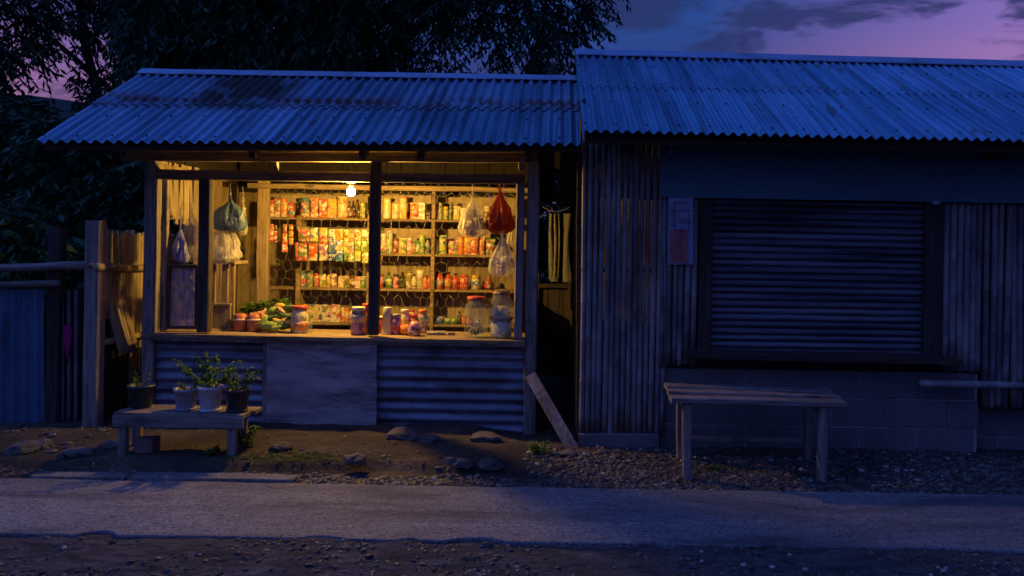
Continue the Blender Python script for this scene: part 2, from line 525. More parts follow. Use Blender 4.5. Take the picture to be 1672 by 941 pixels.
def ground_mat():
    m, t, bs = nodes_of('packed_dirt')
    v = _coord(t, rnd=False)
    n1 = _noise(t, 1.6, 7, .65, v)
    n2 = _noise(t, 38, 6, .7, v)
    col = _ramp(t, n1, [(.34, (.022, .018, .015)), (.5, (.065, .050, .036)), (.66, (.16, .12, .08))])
    col = _mix(t, _ramp(t, n2, [(.35, (.25, .25, .25)), (.6, (1, 1, 1))]), (.03, .025, .02), col)
    sp_ = _noise(t, 120, 2, .5, v)
    col = _mix(t, _math(t, 'MULTIPLY', _ramp(t, sp_, [(.68, (0, 0, 0)), (.74, (1, 1, 1))]), .5), col, (.34, .31, .28))
    # this side of the road the ground is broken grey hardcore, not yellow dirt
    cc = t.nodes.new('ShaderNodeTexCoord'); sp2 = t.nodes.new('ShaderNodeSeparateXYZ')
    t.links.new(cc.outputs['Object'], sp2.inputs[0])
    nearf = _math(t, 'MULTIPLY', _math(t, 'SUBTRACT', 4.5, sp2.outputs[1]), 5.0, True)
    n4 = _noise(t, 9, 8, .75, _coord(t, (.6, 1.6, 1), rnd=False), .8)
    hard = _ramp(t, n4, [(.36, (.020, .019, .022)), (.5, (.065, .058, .062)), (.66, (.16, .14, .145))])
    col = _mix(t, nearf, col, hard)
    t.links.new(col, bs.inputs['Base Color'])
    bs.inputs['Roughness'].default_value = .9
    _bump(t, bs, _math(t, 'ADD', _math(t, 'ADD', n2, _math(t, 'MULTIPLY', n4, 1.2)), _math(t, 'MULTIPLY', n1, .6)), 1.0, .025)
    return m
DIRT = ground_mat()
def concrete_mat():
    m, t, bs = nodes_of('worn_road_concrete')
    v = _coord(t, rnd=False)
    vs2 = _coord(t, (.35, 1.5, 1), rnd=False)
    n1 = _noise(t, 1.5, 8, .68, vs2, .6)
    n2 = _noise(t, 60, 6, .8, v)
    n3 = _noise(t, 11, 6, .7, vs2, .5)
    col = _ramp(t, n1, [(.38, (.15, .155, .175)), (.48, (.31, .315, .335)), (.62, (.47, .47, .49))])
    col = _mix(t, _ramp(t, n2, [(.40, (.12, .12, .12)), (.54, (1, 1, 1))]), (.07, .07, .08), col)
    col = _mix(t, _math(t, 'MULTIPLY', _ramp(t, n3, [(.55, (0, 0, 0)), (.72, (1, 1, 1))]), .6), col, (.10, .085, .075))
    t.links.new(col, bs.inputs['Base Color'])
    pit = t.nodes.new('ShaderNodeTexVoronoi'); pit.inputs['Scale'].default_value = 9
    t.links.new(_coord(t, (.6, 1.6, 1), rnd=False), pit.inputs['Vector'])
    pm_ = _ramp(t, pit.outputs['Distance'], [(.05, (1, 1, 1)), (.13, (0, 0, 0))])
    col = _mix(t, _math(t, 'MULTIPLY', pm_, .7), col, (.05, .045, .045))
    ck = t.nodes.new('ShaderNodeTexVoronoi'); ck.feature = 'DISTANCE_TO_EDGE'; ck.inputs['Scale'].default_value = .45
    wv = t.nodes.new('ShaderNodeVectorMath'); wv.operation = 'ADD'
    nv = t.nodes.new('ShaderNodeTexNoise'); nv.inputs['Scale'].default_value = 5; nv.inputs['Detail'].default_value = 5
    t.links.new(v, nv.inputs['Vector'])
    sc_ = t.nodes.new('ShaderNodeVectorMath'); sc_.operation = 'SCALE'; sc_.inputs['Scale'].default_value = .35
    t.links.new(nv.outputs['Color'], sc_.inputs[0]); t.links.new(v, wv.inputs[0]); t.links.new(sc_.outputs[0], wv.inputs[1])
    t.links.new(wv.outputs[0], ck.inputs['Vector'])
    ckm = _math(t, 'MULTIPLY', _ramp(t, ck.outputs['Distance'], [(.0, (1, 1, 1)), (.004, (0, 0, 0))]), _ramp(t, n3, [(.45, (0, 0, 0)), (.6, (1, 1, 1))]))
    col = _mix(t, _math(t, 'MULTIPLY', ckm, .75), col, (.03, .028, .028))
    t.links.new(col, bs.inputs['Base Color'])
    t.links.new(_math(t, 'ADD', .34, _math(t, 'MULTIPLY', n1, .4)), bs.inputs['Roughness'])
    _bump(t, bs, _math(t, 'ADD', _math(t, 'SUBTRACT', n2, pm_), _math(t, 'ADD', _math(t, 'MULTIPLY', n3, 1.4), _math(t, 'MULTIPLY', _noise(t, 26, 5, .7, vs2), 1.6))), 1.0, .020)
    return m
CONC = concrete_mat()
def stone_mat(name, cols):
    m, t, bs = nodes_of(name)
    g = t.nodes.new('ShaderNodeNewGeometry')
    col = _ramp(t, g.outputs['Random Per Island'], cols, 'CONSTANT')
    n2 = _noise(t, 60, 4, .6, _coord(t, rnd=False))
    col = _mix(t, _ramp(t, n2, [(.3, (.5, .5, .5)), (.6, (1, 1, 1))]), (.05, .05, .05), col)
    t.links.new(col, bs.inputs['Base Color'])
    bs.inputs['Roughness'].default_value = .62
    return m
GRAV = stone_mat('river_gravel', [(0, (.04, .038, .04)), (.2, (.085, .078, .076)), (.4, (.03, .03, .032)), (.55, (.15, .135, .13)), (.7, (.06, .054, .05)), (.85, (.13, .10, .075)), (.965, (.36, .34, .33))])
ROCK = plain('field_stone', (.05, .045, .043), (.12, .11, .10), 7, .85, 0, .6, 30)
BRICK = plain('old_brick', (.13, .08, .07), (.20, .13, .11), 9, .9, 0, .5, 50)

def leaf_mat(name, a, b, trans=.25, rough=.5):
    m, t, bs = nodes_of(name)
    g = t.nodes.new('ShaderNodeNewGeometry')
    col = _ramp(t, g.outputs['Random Per Island'], [(0, a), (1, b)])
    t.links.new(col, bs.inputs['Base Color'])
    bs.inputs['Roughness'].default_value = rough
    bs.inputs['Specular IOR Level'].default_value = .22
    tr = t.nodes.new('ShaderNodeBsdfTranslucent')
    t.links.new(col, tr.inputs[0])
    mx = t.nodes.new('ShaderNodeMixShader')
    mx.inputs[0].default_value = trans
    o = t.nodes['Material Output']
    t.links.new(bs.outputs[0], mx.inputs[1]); t.links.new(tr.outputs[0], mx.inputs[2])
    t.links.new(mx.outputs[0], o.inputs[0])
    return m
LEAF = leaf_mat('dark_tree_leaf', (.009, .040, .020), (.024, .095, .048), .12)
LEAF2 = leaf_mat('bush_leaf', (.010, .050, .026), (.030, .125, .06), .15, .42)
LEAFP = leaf_mat('pot_plant_leaf', (.05, .13, .025), (.16, .26, .05), .3)
GRASS = leaf_mat('grass_blade', (.05, .10, .02), (.14, .20, .05), .3, .7)
BARK = plain('dark_bark', (.035, .028, .024), (.075, .06, .05), 12, .9, 0, .8, 30, stretch=(1, 1, .3))
HILLM = plain('wooded_hill', (.010, .018, .014), (.022, .034, .022), 3, 1.0, 0, 0)

def film(name, col, alpha, rough=.25, trans=.35, bmp=.9):
    """thin crumpled plastic film"""
    m, t, bs = nodes_of(name)
    v = _coord(t, (1, 1, .35))
    n1 = _noise(t, 22, 4, .6, v, 1.2)
    bs.inputs['Base Color'].default_value = (*col, 1)
    bs.inputs['Roughness'].default_value = rough
    _bump(t, bs, n1, bmp, .02)
    tl = t.nodes.new('ShaderNodeBsdfTranslucent'); tl.inputs[0].default_value = (*col, 1)
    tp = t.nodes.new('ShaderNodeBsdfTransparent'); tp.inputs[0].default_value = (*[min(1, .35 + c) for c in col], 1)
    m1 = t.nodes.new('ShaderNodeMixShader'); m1.inputs[0].default_value = trans
    t.links.new(bs.outputs[0], m1.inputs[1]); t.links.new(tl.outputs[0], m1.inputs[2])
    m2 = t.nodes.new('ShaderNodeMixShader')
    fac = _ramp(t, n1, [(.3, (alpha * .75,) * 3), (.7, (min(1, alpha * 1.3),) * 3)])
    t.links.new(fac, m2.inputs[0])
    t.links.new(tp.outputs[0], m2.inputs[1]); t.links.new(m1.outputs[0], m2.inputs[2])
    t.links.new(m2.outputs[0], t.nodes['Material Output'].inputs[0])
    return m
FILM_W = film('clear_bag_film', (.75, .72, .66), .34)
FILM_R = film('red_bag_film', (.40, .05, .015), .62)
FILM_B = film('blue_bag_film', (.15, .23, .36), .62)
FILM_V = film('violet_bag_film', (.34, .34, .62), .85)
FILM_S = film('dusty_plastic_sheet', (.42, .37, .40), .86, .3, .12, .35)
GLASS = film('jar_glass', (.62, .66, .58), .16, .06, .15)
CLOTH_W = film('thin_curtain_cloth', (.55, .56, .42), .86, .9, .5)
CLOTH_P = plain('magenta_cloth', (.50, .03, .20), (.62, .05, .28), 10, .9, 0, .3, 80)

CN = dict(red=(.60, .085, .05), orange=(.80, .26, .04), yellow=(.80, .58, .06), cream=(.80, .70, .46), white=(.82, .80, .74),
          green=(.13, .27, .08), lime=(.42, .58, .08), blue=(.06, .16, .42), teal=(.08, .28, .30), brown=(.16, .07, .025),
          pink=(.74, .28, .28), black=(.03, .03, .03), olive=(.24, .25, .07), purple=(.22, .10, .28), grey=(.35, .34, .32), tan=(.5, .36, .18))
_pm = {}
def pack(c1, c2, c3, rough=.38):
    """printed packaging: bands, a roundel and busy small print in three inks"""
    k = (c1, c2, c3, rough)
    if k in _pm: return _pm[k]
    m, t, bs = nodes_of('printed_%s_%s_%s' % (c1, c2, c3))
    v = _coord(t)
    vo = t.nodes.new('ShaderNodeTexVoronoi')
    vo.inputs['Scale'].default_value = 34
    t.links.new(v, vo.inputs['Vector'])
    a = _ramp(t, vo.outputs['Color'], [(0, (0, 0, 0)), (.55, (0, 0, 0)), (.56, (1, 1, 1))], 'CONSTANT')
    n1 = _noise(t, 80, 2, .5, v, 1.5)
    b = _ramp(t, n1, [(0, (0, 0, 0)), (.55, (1, 1, 1))], 'CONSTANT')
    v2 = _coord(t, (.25, .25, 1))
    n2 = _noise(t, 24, 1, .5, v2)
    bd = _ramp(t, n2, [(0, (0, 0, 0)), (.53, (1, 1, 1))], 'CONSTANT')
    rd = _ramp(t, vo.outputs['Distance'], [(0, (1, 1, 1)), (.34, (0, 0, 0))], 'CONSTANT')
    pale = _ramp(t, _noise(t, 30, 2, .5, v, .5), [(0, (0, 0, 0)), (.56, (1, 1, 1))], 'CONSTANT')
    col = _mix(t, bd, CN[c1], CN[c2])
    col = _mix(t, _math(t, 'MULTIPLY', pale, .45), col, (.66, .58, .42))
    col = _mix(t, _math(t, 'MULTIPLY', a, .9), col, CN[c3])
    col = _mix(t, _math(t, 'MULTIPLY', rd, _math(t, 'SUBTRACT', 1.0, a)), col, tuple(min(.85, x * .5 + .4) for x in CN[c2]))
    col = _mix(t, _math(t, 'MULTIPLY', b, .55), col, tuple(x * .35 for x in CN[c1]))
    t.links.new(col, bs.inputs['Base Color'])
    bs.inputs['Roughness'].default_value = rough
    _pm[k] = m
    return m
_sm = {}
def solid(c, rough=.4):
    if (c, rough) not in _sm:
        b = CN[c]
        _sm[(c, rough)] = plain(c + '_plastic', tuple(x * .8 for x in b), b, 12, rough, 0, 0)
    return _sm[(c, rough)]

# ------------------------------------------------------------------ ground, road
def gh(x, y):
    """height of the ground"""
    n = mnoise.noise(Vector((x * 1.1, y * 1.6, 0))) * .022 + mnoise.noise(Vector((x * 4.3, y * 5.1, 4))) * .009 + mnoise.noise(Vector((x * 13, y * 14, 7))) * .004
    fade = 1.0 if abs(x) < 12 else .2
    if y < 4.07: return .007 + n * .6 * fade + (.013 * mnoise.noise(Vector((x * 3.1, y * 9, 2))) + .009 * mnoise.noise(Vector((x * 9, y * 24, 3))) + .006 * mnoise.noise(Vector((x * 30, y * 40, 5)))) * fade * min(1, (4.10 - y) * 5)
    if y < 4.9: return -.05
    h = 0.0
    t = min(1, max(0, (y - 4.9) / .9))
    h += .045 * t * t * (3 - 2 * t)
    # dirt bank before the open stall, with an eroded lip
    lip = 5.17 + .10 * mnoise.noise(Vector((x * 1.5, 3, 1))) + .035 * mnoise.noise(Vector((x * 6, 3, 2)))
    m = 1 / (1 + math.exp(max(-30, min(30, (x + .25 + .25 * mnoise.noise(Vector((y * 3, 1, 1)))) / .09))))
    k = min(1, max(0, (y - lip) / .05))
    h += .05 * m * k
    if 4.9 <= y: h += n * fade + (.010 * mnoise.noise(Vector((x * 7, y * 11, 12))) + .007 * abs(mnoise.noise(Vector((x * 18, y * 26, 13))))) * fade
    return h
def axis(segs):
    o = []
    for a, b, s_ in segs:
        k = max(1, int(round((b - a) / s_)))
        o += [a + (b - a) * i / k for i in range(k)]
    return o + [segs[-1][1]]
gx = axis([(-900, -60, 120), (-60, -8, 6), (-8, -4.2, .25), (-4.2, 3.8, .035), (3.8, 8, .25), (8, 60, 6), (60, 900, 120)])
gy = axis([(-900, -60, 120), (-60, 2, 6), (2, 3.2, .2), (3.2, 4.08, .016), (4.08, 4.9, .2), (4.9, 6.1, .024), (6.1, 12, .2), (12, 60, 6), (60, 900, 120)])
mb = MB()
vs_ = [(x, y, gh(x, y)) for y in gy for x in gx]
nxg = len(gx)
fs_ = [(j * nxg + i, j * nxg + i + 1, (j + 1) * nxg + i + 1, (j + 1) * nxg + i) for j in range(len(gy) - 1) for i in range(nxg - 1)]
mb.add(vs_, fs_)
tag(mb.build('ground', DIRT, smooth=True), kind='structure')

def edge_noise(x, s_, a, k): return a * mnoise.noise(Vector((x * s_, k, 0))) + a * .4 * mnoise.noise(Vector((x * s_ * 5, k, 2)))
# road slab with broken edges
mb = MB()
xs = axis([(-60, -6, 2), (-6, 6, .03), (6, 60, 2)])
def nibble(x):                      # bites out of the near edge
    b = 0
    for c, w_, d in ((-2.15, .10, .06), (-.30, .16, .055), (.55, .08, .03), (-1.05, .12, .035), (1.9, .2, .02), (1.15, .06, .03), (-.62, .05, .03)):
        b = max(b, d * max(0, 1 - ((x - c) / w_) ** 2))
    return b
rows = []
for x in xs:
    y0 = 4.03 + edge_noise(x, 1.0, .010, 5) + edge_noise(x, 14, .007, 6) + nibble(x)
    y1 = 4.925 + edge_noise(x, 1.1, .016, 9)
    zt = .022
    rw = [(x, y0 + .004, -.06), (x, y0, zt - .006), (x, y0 + .005, zt)]
    for q in range(1, 8):
        yy = y0 + (y1 - y0) * q / 8
        rw.append((x, yy, zt + .004 * mnoise.noise(Vector((x * 2.5, yy * 5, 0)))))
    rw += [(x, y1 - .01, zt), (x, y1, zt - .008), (x, y1, -.06)]
    rows.append(rw)
m_ = len(rows[0])
mb.add([p for r_ in rows for p in r_], [(i * m_ + j, (i + 1) * m_ + j, (i + 1) * m_ + j + 1, i * m_ + j + 1) for i in range(len(rows) - 1) for j in range(m_ - 1)])
tag(mb.build('road', CONC, smooth=False), kind='structure')
# broken apron slabs behind the road
def slab(poly, z0, z1, name, mat, label, cat):
    mb = MB()
    n = len(poly)
    cx_, cy_ = sum(p[0] for p in poly) / n, sum(p[1] for p in poly) / n
    ins = [(cx_ + (x - cx_) * .985, cy_ + (y - cy_) * .97) for x, y in poly]
    mb.add([(x, y, z0) for x, y in poly] + [(x, y, z1 - .006) for x, y in poly] + [(x, y, z1) for x, y in ins],
           [tuple(range(2 * n, 3 * n))] + [(i, (i + 1) % n, n + (i + 1) % n, n + i) for i in range(n)] + [(n + i, n + (i + 1) % n, 2 * n + (i + 1) % n, 2 * n + i) for i in range(n)])
    return mb.solo(name, mat, label, cat)
def ragged(x0, x1, y0, y1, sl=0.0, n=14, a=.012):
    top = [(x0 + (x1 - x0) * i / n, y1 + sl * math.sin(math.pi * i / n) + rng.uniform(-a, a)) for i in range(n, -1, -1)]
    bot = [(x0 + (x1 - x0) * i / 4, y0) for i in range(0, 5)]
    return bot + top
slab(ragged(-3.05, -2.48, 4.945, 5.035, .03), -.04, .030, 'concrete_slab', CONC, 'short cracked concrete piece at the road edge, near the fence', 'concrete slab')
slab(ragged(-2.46, -1.47, 4.945, 5.045, .025), -.04, .034, 'concrete_slab', CONC, 'long thin concrete strip along the road edge in front of the lit stall', 'concrete slab')

ICO = [(-.526, 0, .851), (.526, 0, .851), (-.526, 0, -.851), (.526, 0, -.851), (0, .851, .526), (0, .851, -.526), (0, -.851, .526), (0, -.851, -.526), (.851, .526, 0), (-.851, .526, 0), (.851, -.526, 0), (-.851, -.526, 0)]
ICF = [(0, 4, 1), (0, 9, 4), (9, 5, 4), (4, 5, 8), (4, 8, 1), (8, 10, 1), (8, 3, 10), (5, 3, 8), (5, 2, 3), (2, 7, 3), (7, 10, 3), (7, 6, 10), (7, 11, 6), (11, 0, 6), (0, 1, 6), (6, 1, 10), (9, 0, 11), (9, 11, 2), (9, 2, 5), (7, 2, 11)]
ICF = [(a, c, b) for a, b, c in ICF]
ICA, ICFA = np.array(ICO), np.array(ICF)
def fast_mesh(name, verts, faces, mat, smooth=False):
    """verts (n,3), faces (m,k) numpy"""
    me = bpy.data.meshes.new(name)
    k = faces.shape[1]
    me.vertices.add(len(verts)); me.vertices.foreach_set('co', verts.astype(np.float32).ravel())
    me.loops.add(faces.size); me.loops.foreach_set('vertex_index', faces.astype(np.int32).ravel())
    me.polygons.add(len(faces)); me.polygons.foreach_set('loop_start', np.arange(0, faces.size, k, dtype=np.int32))
    me.polygons.foreach_set('use_smooth', np.full(len(faces), smooth))
    me.update(calc_edges=True)
    me.materials.append(mat)
    o = bpy.data.objects.new(name, me)
    COL.objects.link(o)
    return o
def pebbles(pts, sizes):
    n = len(pts)
    v = ICA[None] * nr.uniform(.75, 1.25, (n, 12, 1))
    sc = np.stack([sizes * nr.uniform(.8, 1.35, n), sizes * nr.uniform(.8, 1.25, n), sizes * nr.uniform(.4, .75, n)], 1)
    v = v * sc[:, None]
    a = nr.uniform(0, 6.28, n)
    c_, s_ = np.cos(a)[:, None], np.sin(a)[:, None]
    x, y = v[:, :, 0] * c_ - v[:, :, 1] * s_, v[:, :, 0] * s_ + v[:, :, 1] * c_
    v = np.stack([x, y, v[:, :, 2]], 2) + pts[:, None]
    f = (ICFA[None] + (np.arange(n) * 12)[:, None, None]).reshape(-1, 3)
    return v.reshape(-1, 3), f
pp, ss = [], []
def strew(n, x0, x1, y0, y1, s0, s1, dens=None, pw=2.2):
    for _ in range(n):
        x, y = rng.uniform(x0, x1), rng.uniform(y0, y1)
        if dens and rng.random() > dens(x, y): continue
        s_ = s0 + (s1 - s0) * rng.random() ** pw
        pp.append((x, y, gh(x, y) + s_ * .15)); ss.append(s_)
def dg(x, y):
    k = .5 + .9 * mnoise.noise(Vector((x * 1.6, y * 2.4, 9)))
    k = max(.18, min(1, k + .3))
    if x < .1 and y > 5.12: k *= max(0.015, 1 - (.1 - x) / .25)
    if y > 5.62: k *= .45
    return k
strew(26000, -1.9, 3.9, 4.94, 5.84, .005, .021, dg, 2.8)
strew(1500, -4.3, -1.0, 4.94, 5.16, .006, .020, lambda x, y: .5)
strew(900, -4.3, .2, 5.2, 6.05, .004, .012, lambda x, y: .5, 3)
strew(110, -4.2, -3.0, 5.2, 5.95, .010, .035, lambda x, y: .8, 2)
strew(9000, -3.4, 3.2, 3.45, 4.03, .003, .016, lambda x, y: max(.06, .35 + 1.1 * mnoise.noise(Vector((x * 1.4, y * 3, 5)))), 3.2)
strew(420, 3.6, 8, 4.94, 5.8, .01, .03)
v_, f_ = pebbles(np.array(pp), np.array(ss))
tag(fast_mesh('gravel', v_, f_, GRAV), 'grey river gravel strewn between the concrete road and the two shops', 'gravel', kind='stuff')

def rock(c, s_, label, mat=ROCK, name='rock', seed=0, n=3, cat='rock', group=None):
    bm_v, bm_f = list(map(Vector, ICO)), list(ICF)
    for _ in range(n - 1):                       # subdivide
        cache, nf = {}, []
        def mid(a, b):
            k = (min(a, b), max(a, b))
            if k not in cache:
                bm_v.append(((bm_v[a] + bm_v[b]) / 2).normalized()); cache[k] = len(bm_v) - 1
            return cache[k]
        for a, b, c2 in bm_f:
            x, y, z = mid(a, b), mid(b, c2), mid(c2, a)
            nf += [(a, x, z), (b, y, x), (c2, z, y), (x, y, z)]
        bm_f[:] = nf
    vv = []
    for q in bm_v:
        q = q.normalized()
        d = 1 + .38 * mnoise.noise(q * 1.3 + Vector((seed * 3.1, 0, 0))) + .12 * mnoise.noise(q * 4 + Vector((seed, 5, 0)))
        vv.append((c[0] + q.x * d * s_[0], c[1] + q.y * d * s_[1], c[2] + max(-.5, q.z) * d * s_[2]))
    mb = MB().add(vv, bm_f)
    return mb.solo(name, mat, label, cat, group, smooth=False)
def on(px, py, dz=0):
    """ground point seen at a pixel"""
    Y = 5.0
    for _ in range(8):
        p = P(px, py, Y)
        Y = (H - gh(p.x, Y)) / (H - p.z) * Y if p.z < H else Y
    return P(px, py, Y) + Vector((0, 0, dz))
def rk(px, py, w_, h_, label, seed, **k):
    p = on(px, py)
    s_ = p.y / F
    return rock((p.x, p.y + w_ * s_ * .2, p.z + h_ * s_ * .12), (w_ * s_ * .42, w_ * s_ * .3, h_ * s_ * .5), label, seed=seed, **k)
rk(578, 756, 46, 20, 'rounded grey stone half buried in the bank below the middle of the stall', 1)
rk(800, 765, 48, 22, 'flat rounded stone at the right tip of the dirt bank, nearest the gravel', 2)
rk(757, 762, 40, 18, 'smaller dark stone just left of the flat rounded one on the bank tip', 3)
rk(735, 757, 30, 14, 'little stone leaning on two bigger ones at the bank end', 4)
rk(455, 738, 44, 22, 'mossy lump of rock above the grass patch, beside the low plank table', 5)
rk(30, 742, 60, 26, 'broad pale stone at the foot of the blue zinc fence', 6)
rk(60, 733, 46, 22, 'second pale stone lying against the blue fence sheets', 7)
rk(120, 745, 60, 16, 'flat stone on the ground between fence post and low table', 8)
rk(178, 733, 40, 20, 'lumpy stone beside the left leg of the low plank table', 9)
rk(925, 745, 40, 12, 'flat stone at the foot of the leaning plank', 10)
rk(985, 742, 30, 10, 'thin stone below the concrete plinth of the bamboo screen', 11)
rk(655, 718, 60, 26, 'big rough foundation stone under the corrugated counter front', 12)
rk(700, 722, 50, 18, 'smaller foundation stone right of the big one under the counter', 13)
rk(790, 720, 60, 18, 'low foundation stone near the right hand corner post of the stall', 14)
rk(270, 792, 34, 10, 'dark broken chip sitting between two concrete edge pieces', 15)
rk(182, 888, 16, 10, 'small dark stone on the near edge of the road, far from the stall post', 16)
rk(795, 893, 26, 10, 'pale broken chip lying at the near road edge below the stall corner', 17)
rk(1212, 760, 34, 10, 'pale flat stone under the worn bench', 18)
# the brick under the low table
pb = on(235, 741)
mb = MB(); bar(mb, (pb.x - .06, pb.y + .05, pb.z + .045), (pb.x + .06, pb.y + .04, pb.z + .05), .1, .10, ch=.1)
mb.solo('brick', BRICK, 'worn block of brick lying under the low plank table', 'brick')

# ------------------------------------------------------------------ hill
mb = MB()
hv, hf = [], []
xs = [-120 + 4 * i for i in range(61)]
for j, (yy, sc) in enumerate(((38, 0), (44, .55), (52, 1.0), (62, .8), (80, 0))):
    for x in xs:
        hh = (10.0 if x < -24 else max(0, 10.0 * (1 - (x + 24) / 26))) + 1.6 * mnoise.noise(Vector((x * .09, j, 0)))
        hv.append((x, yy, max(-1, hh * sc)))
for j in range(4):
    for i in range(60):
        a = j * 61 + i
        hf.append((a, a + 1, a + 62, a + 61))
mb.add(hv, hf)
tag(mb.build('hill', HILLM, smooth=True), kind='structure')

# ------------------------------------------------------------------ the open stall
def vpost(mb, pl, pr, yt, yb, Y, dep=.09, **k):
    """upright timber whose front face covers pl..pr at depth Y"""
    ym = (yt + yb) / 2
    x0, x1 = X(pl, Y, ym), X(pr, Y, ym)
    zt, zb = Z((pl + pr) / 2, yt, Y), Z((pl + pr) / 2, yb, Y)
    xc, yc = (x0 + x1) / 2, Y + dep / 2
    return bar(mb, (xc, yc, zb), (xc, yc, zt), x1 - x0, dep, up=(0, -1, 0), **k)
def hbeam(mb, px0, py0, px1, py1, hpx, Y, dep=.07, **k):
    a, b = P(px0, py0, Y), P(px1, py1, Y)
    a.y += dep / 2; b.y += dep / 2
    return bar(mb, a, b, dep, hpx * Y / F, **k)

stall = thing('roadside_stall', (-1.5, 6.9, 0), 'lit wooden stall with open shop front, zinc counter base and rust-marked corrugated roof', 'stall')
YE, YR = 5.6, 7.04
E0, E1 = P(57, 231, YE), P(948, 235, YE)
R0, R1 = P(231, 120, YR), P(942, 131, YR)
nrm = (E1 - E0).cross(R0 - E0).normalized()
mb = MB()
corr(mb, E0, E1, E0.lerp(R0, .5), E1.lerp(R1, .5), .0785, .0140, nrm, 6, 0, .5, ends=.012)
o = mb.build('lower_roof_sheets', ROOF_A, stall, smooth=True)
mb = MB()
up = nrm * .009
corr(mb, E0.lerp(R0, .462) + up, E1.lerp(R1, .462) + up, R0 + up * .4, R1 + up * .4, .0785, .0140, nrm, 6, .462, 1.0, ends=.02)
mb.build('upper_roof_sheets', ROOF_A, stall, smooth=True)
mb = MB()                                            # far slope
B0, B1 = Vector((R0.x, 8.5, R0.z - .74)), Vector((R1.x, 8.5, R1.z - .74))
corr(mb, B1, B0, R1, R0, .0785, .0140, (0, .45, .9), 4, 0, 1)
mb.build('rear_roof_sheets', ROOF_A, stall, smooth=True)
mb = MB()
n_ = 60
vs_, fs_ = [], []
for i in range(n_ + 1):
    t = i / n_
    q = R0.lerp(R1, t) + Vector((0, 0, .02 + .004 * mnoise.noise(Vector((t * 20, 0, 0)))))
    sl = (R0 - E0).normalized()
    for off_ in (-sl * .085 + nrm * .004, -sl * .08 + nrm * .012, Vector((0, 0, .022)), Vector((0, .09, -.03)), Vector((0, .09, -.036))):
        vs_.append(q + off_)
for i in range(n_):
    for k in range(4):
        a = i * 5 + k
        fs_.append((a, a + 5, a + 6, a + 1))
mb.add(vs_, fs_)
mb.build('ridge_cap', ZINC, stall)
def roof_nails(A0, A1, B0, B1, n_, pitch, ts, par):
    mb = MB(); wid = (A1 - A0).length; k = 0
    while (k * 3 + .25) * pitch < min(wid, 5.6):
        s_ = (k * 3 + .25) * pitch / wid
        for t_ in ts:
            c = A0.lerp(A1, s_).lerp(B0.lerp(B1, s_), t_ + rng.uniform(-.006, .006)) + n_ * .015
            tube(mb, [c, c + n_ * .006], [.009, .006], 6)
        k += 1
    return mb.build('roof_nails', BLACK, par)
roof_nails(E0, E1, R0, R1, nrm, .0785, (.045, .30, .50, .78), stall)
# fascia, lining, rafters
mb = MB(); hbeam(mb, 73, 238, 950, 240, 15, 5.66, .03)
mb.build('eave_board', W_DARK, stall)
mb = MB()
dn = -nrm * .05
a, b, c, d = E0.lerp(R0, .08) + dn, E1.lerp(R1, .08) + dn, R1 + dn, R0 + dn
a.x += .06; d.x += .06; b.x -= .1; c.x -= .1
mb.add([a, b, c, d, a - nrm * .01, b - nrm * .01, c - nrm * .01, d - nrm * .01], [(0, 1, 2, 3), (7, 6, 5, 4), (0, 4, 5, 1), (3, 2, 6, 7), (1, 5, 6, 2), (0, 3, 7, 4)])
b2 = Vector((c.x, 8.3, c.z - .64)); a2 = Vector((d.x, 8.3, d.z - .64))
mb.add([d, c, b2, a2], [(0, 1, 2, 3)])
mb.build('ceiling_lining', SHADE_DARK, stall)
mb = MB()
a, b, c, d = [q + nrm * -.013 for q in (a, b, E1.lerp(R1, .40) + dn, E0.lerp(R0, .40) + dn)]
c.x = b.x; d.x = a.x
mb.add([a, b, c, d, a - nrm * .01, b - nrm * .01, c - nrm * .01, d - nrm * .01], [(0, 1, 2, 3), (7, 6, 5, 4), (0, 4, 5, 1), (3, 2, 6, 7), (1, 5, 6, 2), (0, 3, 7, 4)])
mb.build('eave_bounce_board', BOUNCE_PALE, stall)  # added reflector: bounces bulb light onto the front of the top beam
for px in (252, 445, 611, 700, 862):
    x = X(px, 6.2)
    mb = MB()
    p_, q_ = Vector((x, 5.72, 0)), Vector((x, YR, 0))
    def zr(y): return E0.z + (R0.z - E0.z) * (y - YE) / (YR - YE)
    p_.z, q_.z = zr(5.72) - .11, zr(YR) - .11
    bar(mb, p_, q_, .045, .07)
    mb.build('rafter', W_DARK, stall)
    mb = MB()
    bar(mb, q_, (x, 8.4, q_.z - .70), .045, .07)
    mb.build('rafter', W_DARK, stall)
YP = 6.14
mb = MB(); hbeam(mb, 196, 254, 880, 257, 16.5, YP - .03, .07); mb.build('top_beam', W_BEAM, stall)
mb = MB(); hbeam(mb, 254, 284.5, 857, 292.5, 16, YP, .075); mb.build('lintel_beam', W_BEAM, stall)
for pl, pr, yt, yb, dep in ((232, 252, 262, 690, .09), (858, 878, 262, 713, .09)):
    mb = MB(); vpost(mb, pl, pr, yt, yb, YP, dep); mb.build('corner_post', W_POST, stall)
mb = MB(); vpost(mb, 858, 877, 246.5, 266, YP - .045, .02); mb.build('beam_cleat', W_BEAM, stall)
mb = MB(); vpost(mb, 322, 342, 292, 543, YP + .005, .07); mb.build('window_mullion', W_DARKV, stall)
mb = MB(); vpost(mb, 602, 619, 264, 548, YP - .006, .075); mb.build('window_mullion', W_DARKV, stall)
mb = MB(); vpost(mb, 841, 855, 300, 553, YP + .005, .065); mb.build('window_mullion', W_POST, stall)
mb = MB(); vpost(mb, 262, 272, 292, 540, YP + .11, .04); mb.build('inner_post', W_POST, stall)
for a_, b_ in ((440, 452), (846, 857)):
    mb = MB(); vpost(mb, a_, b_, 263, 279, YP + .01, .05); mb.build('short_stud', W_POST, stall)
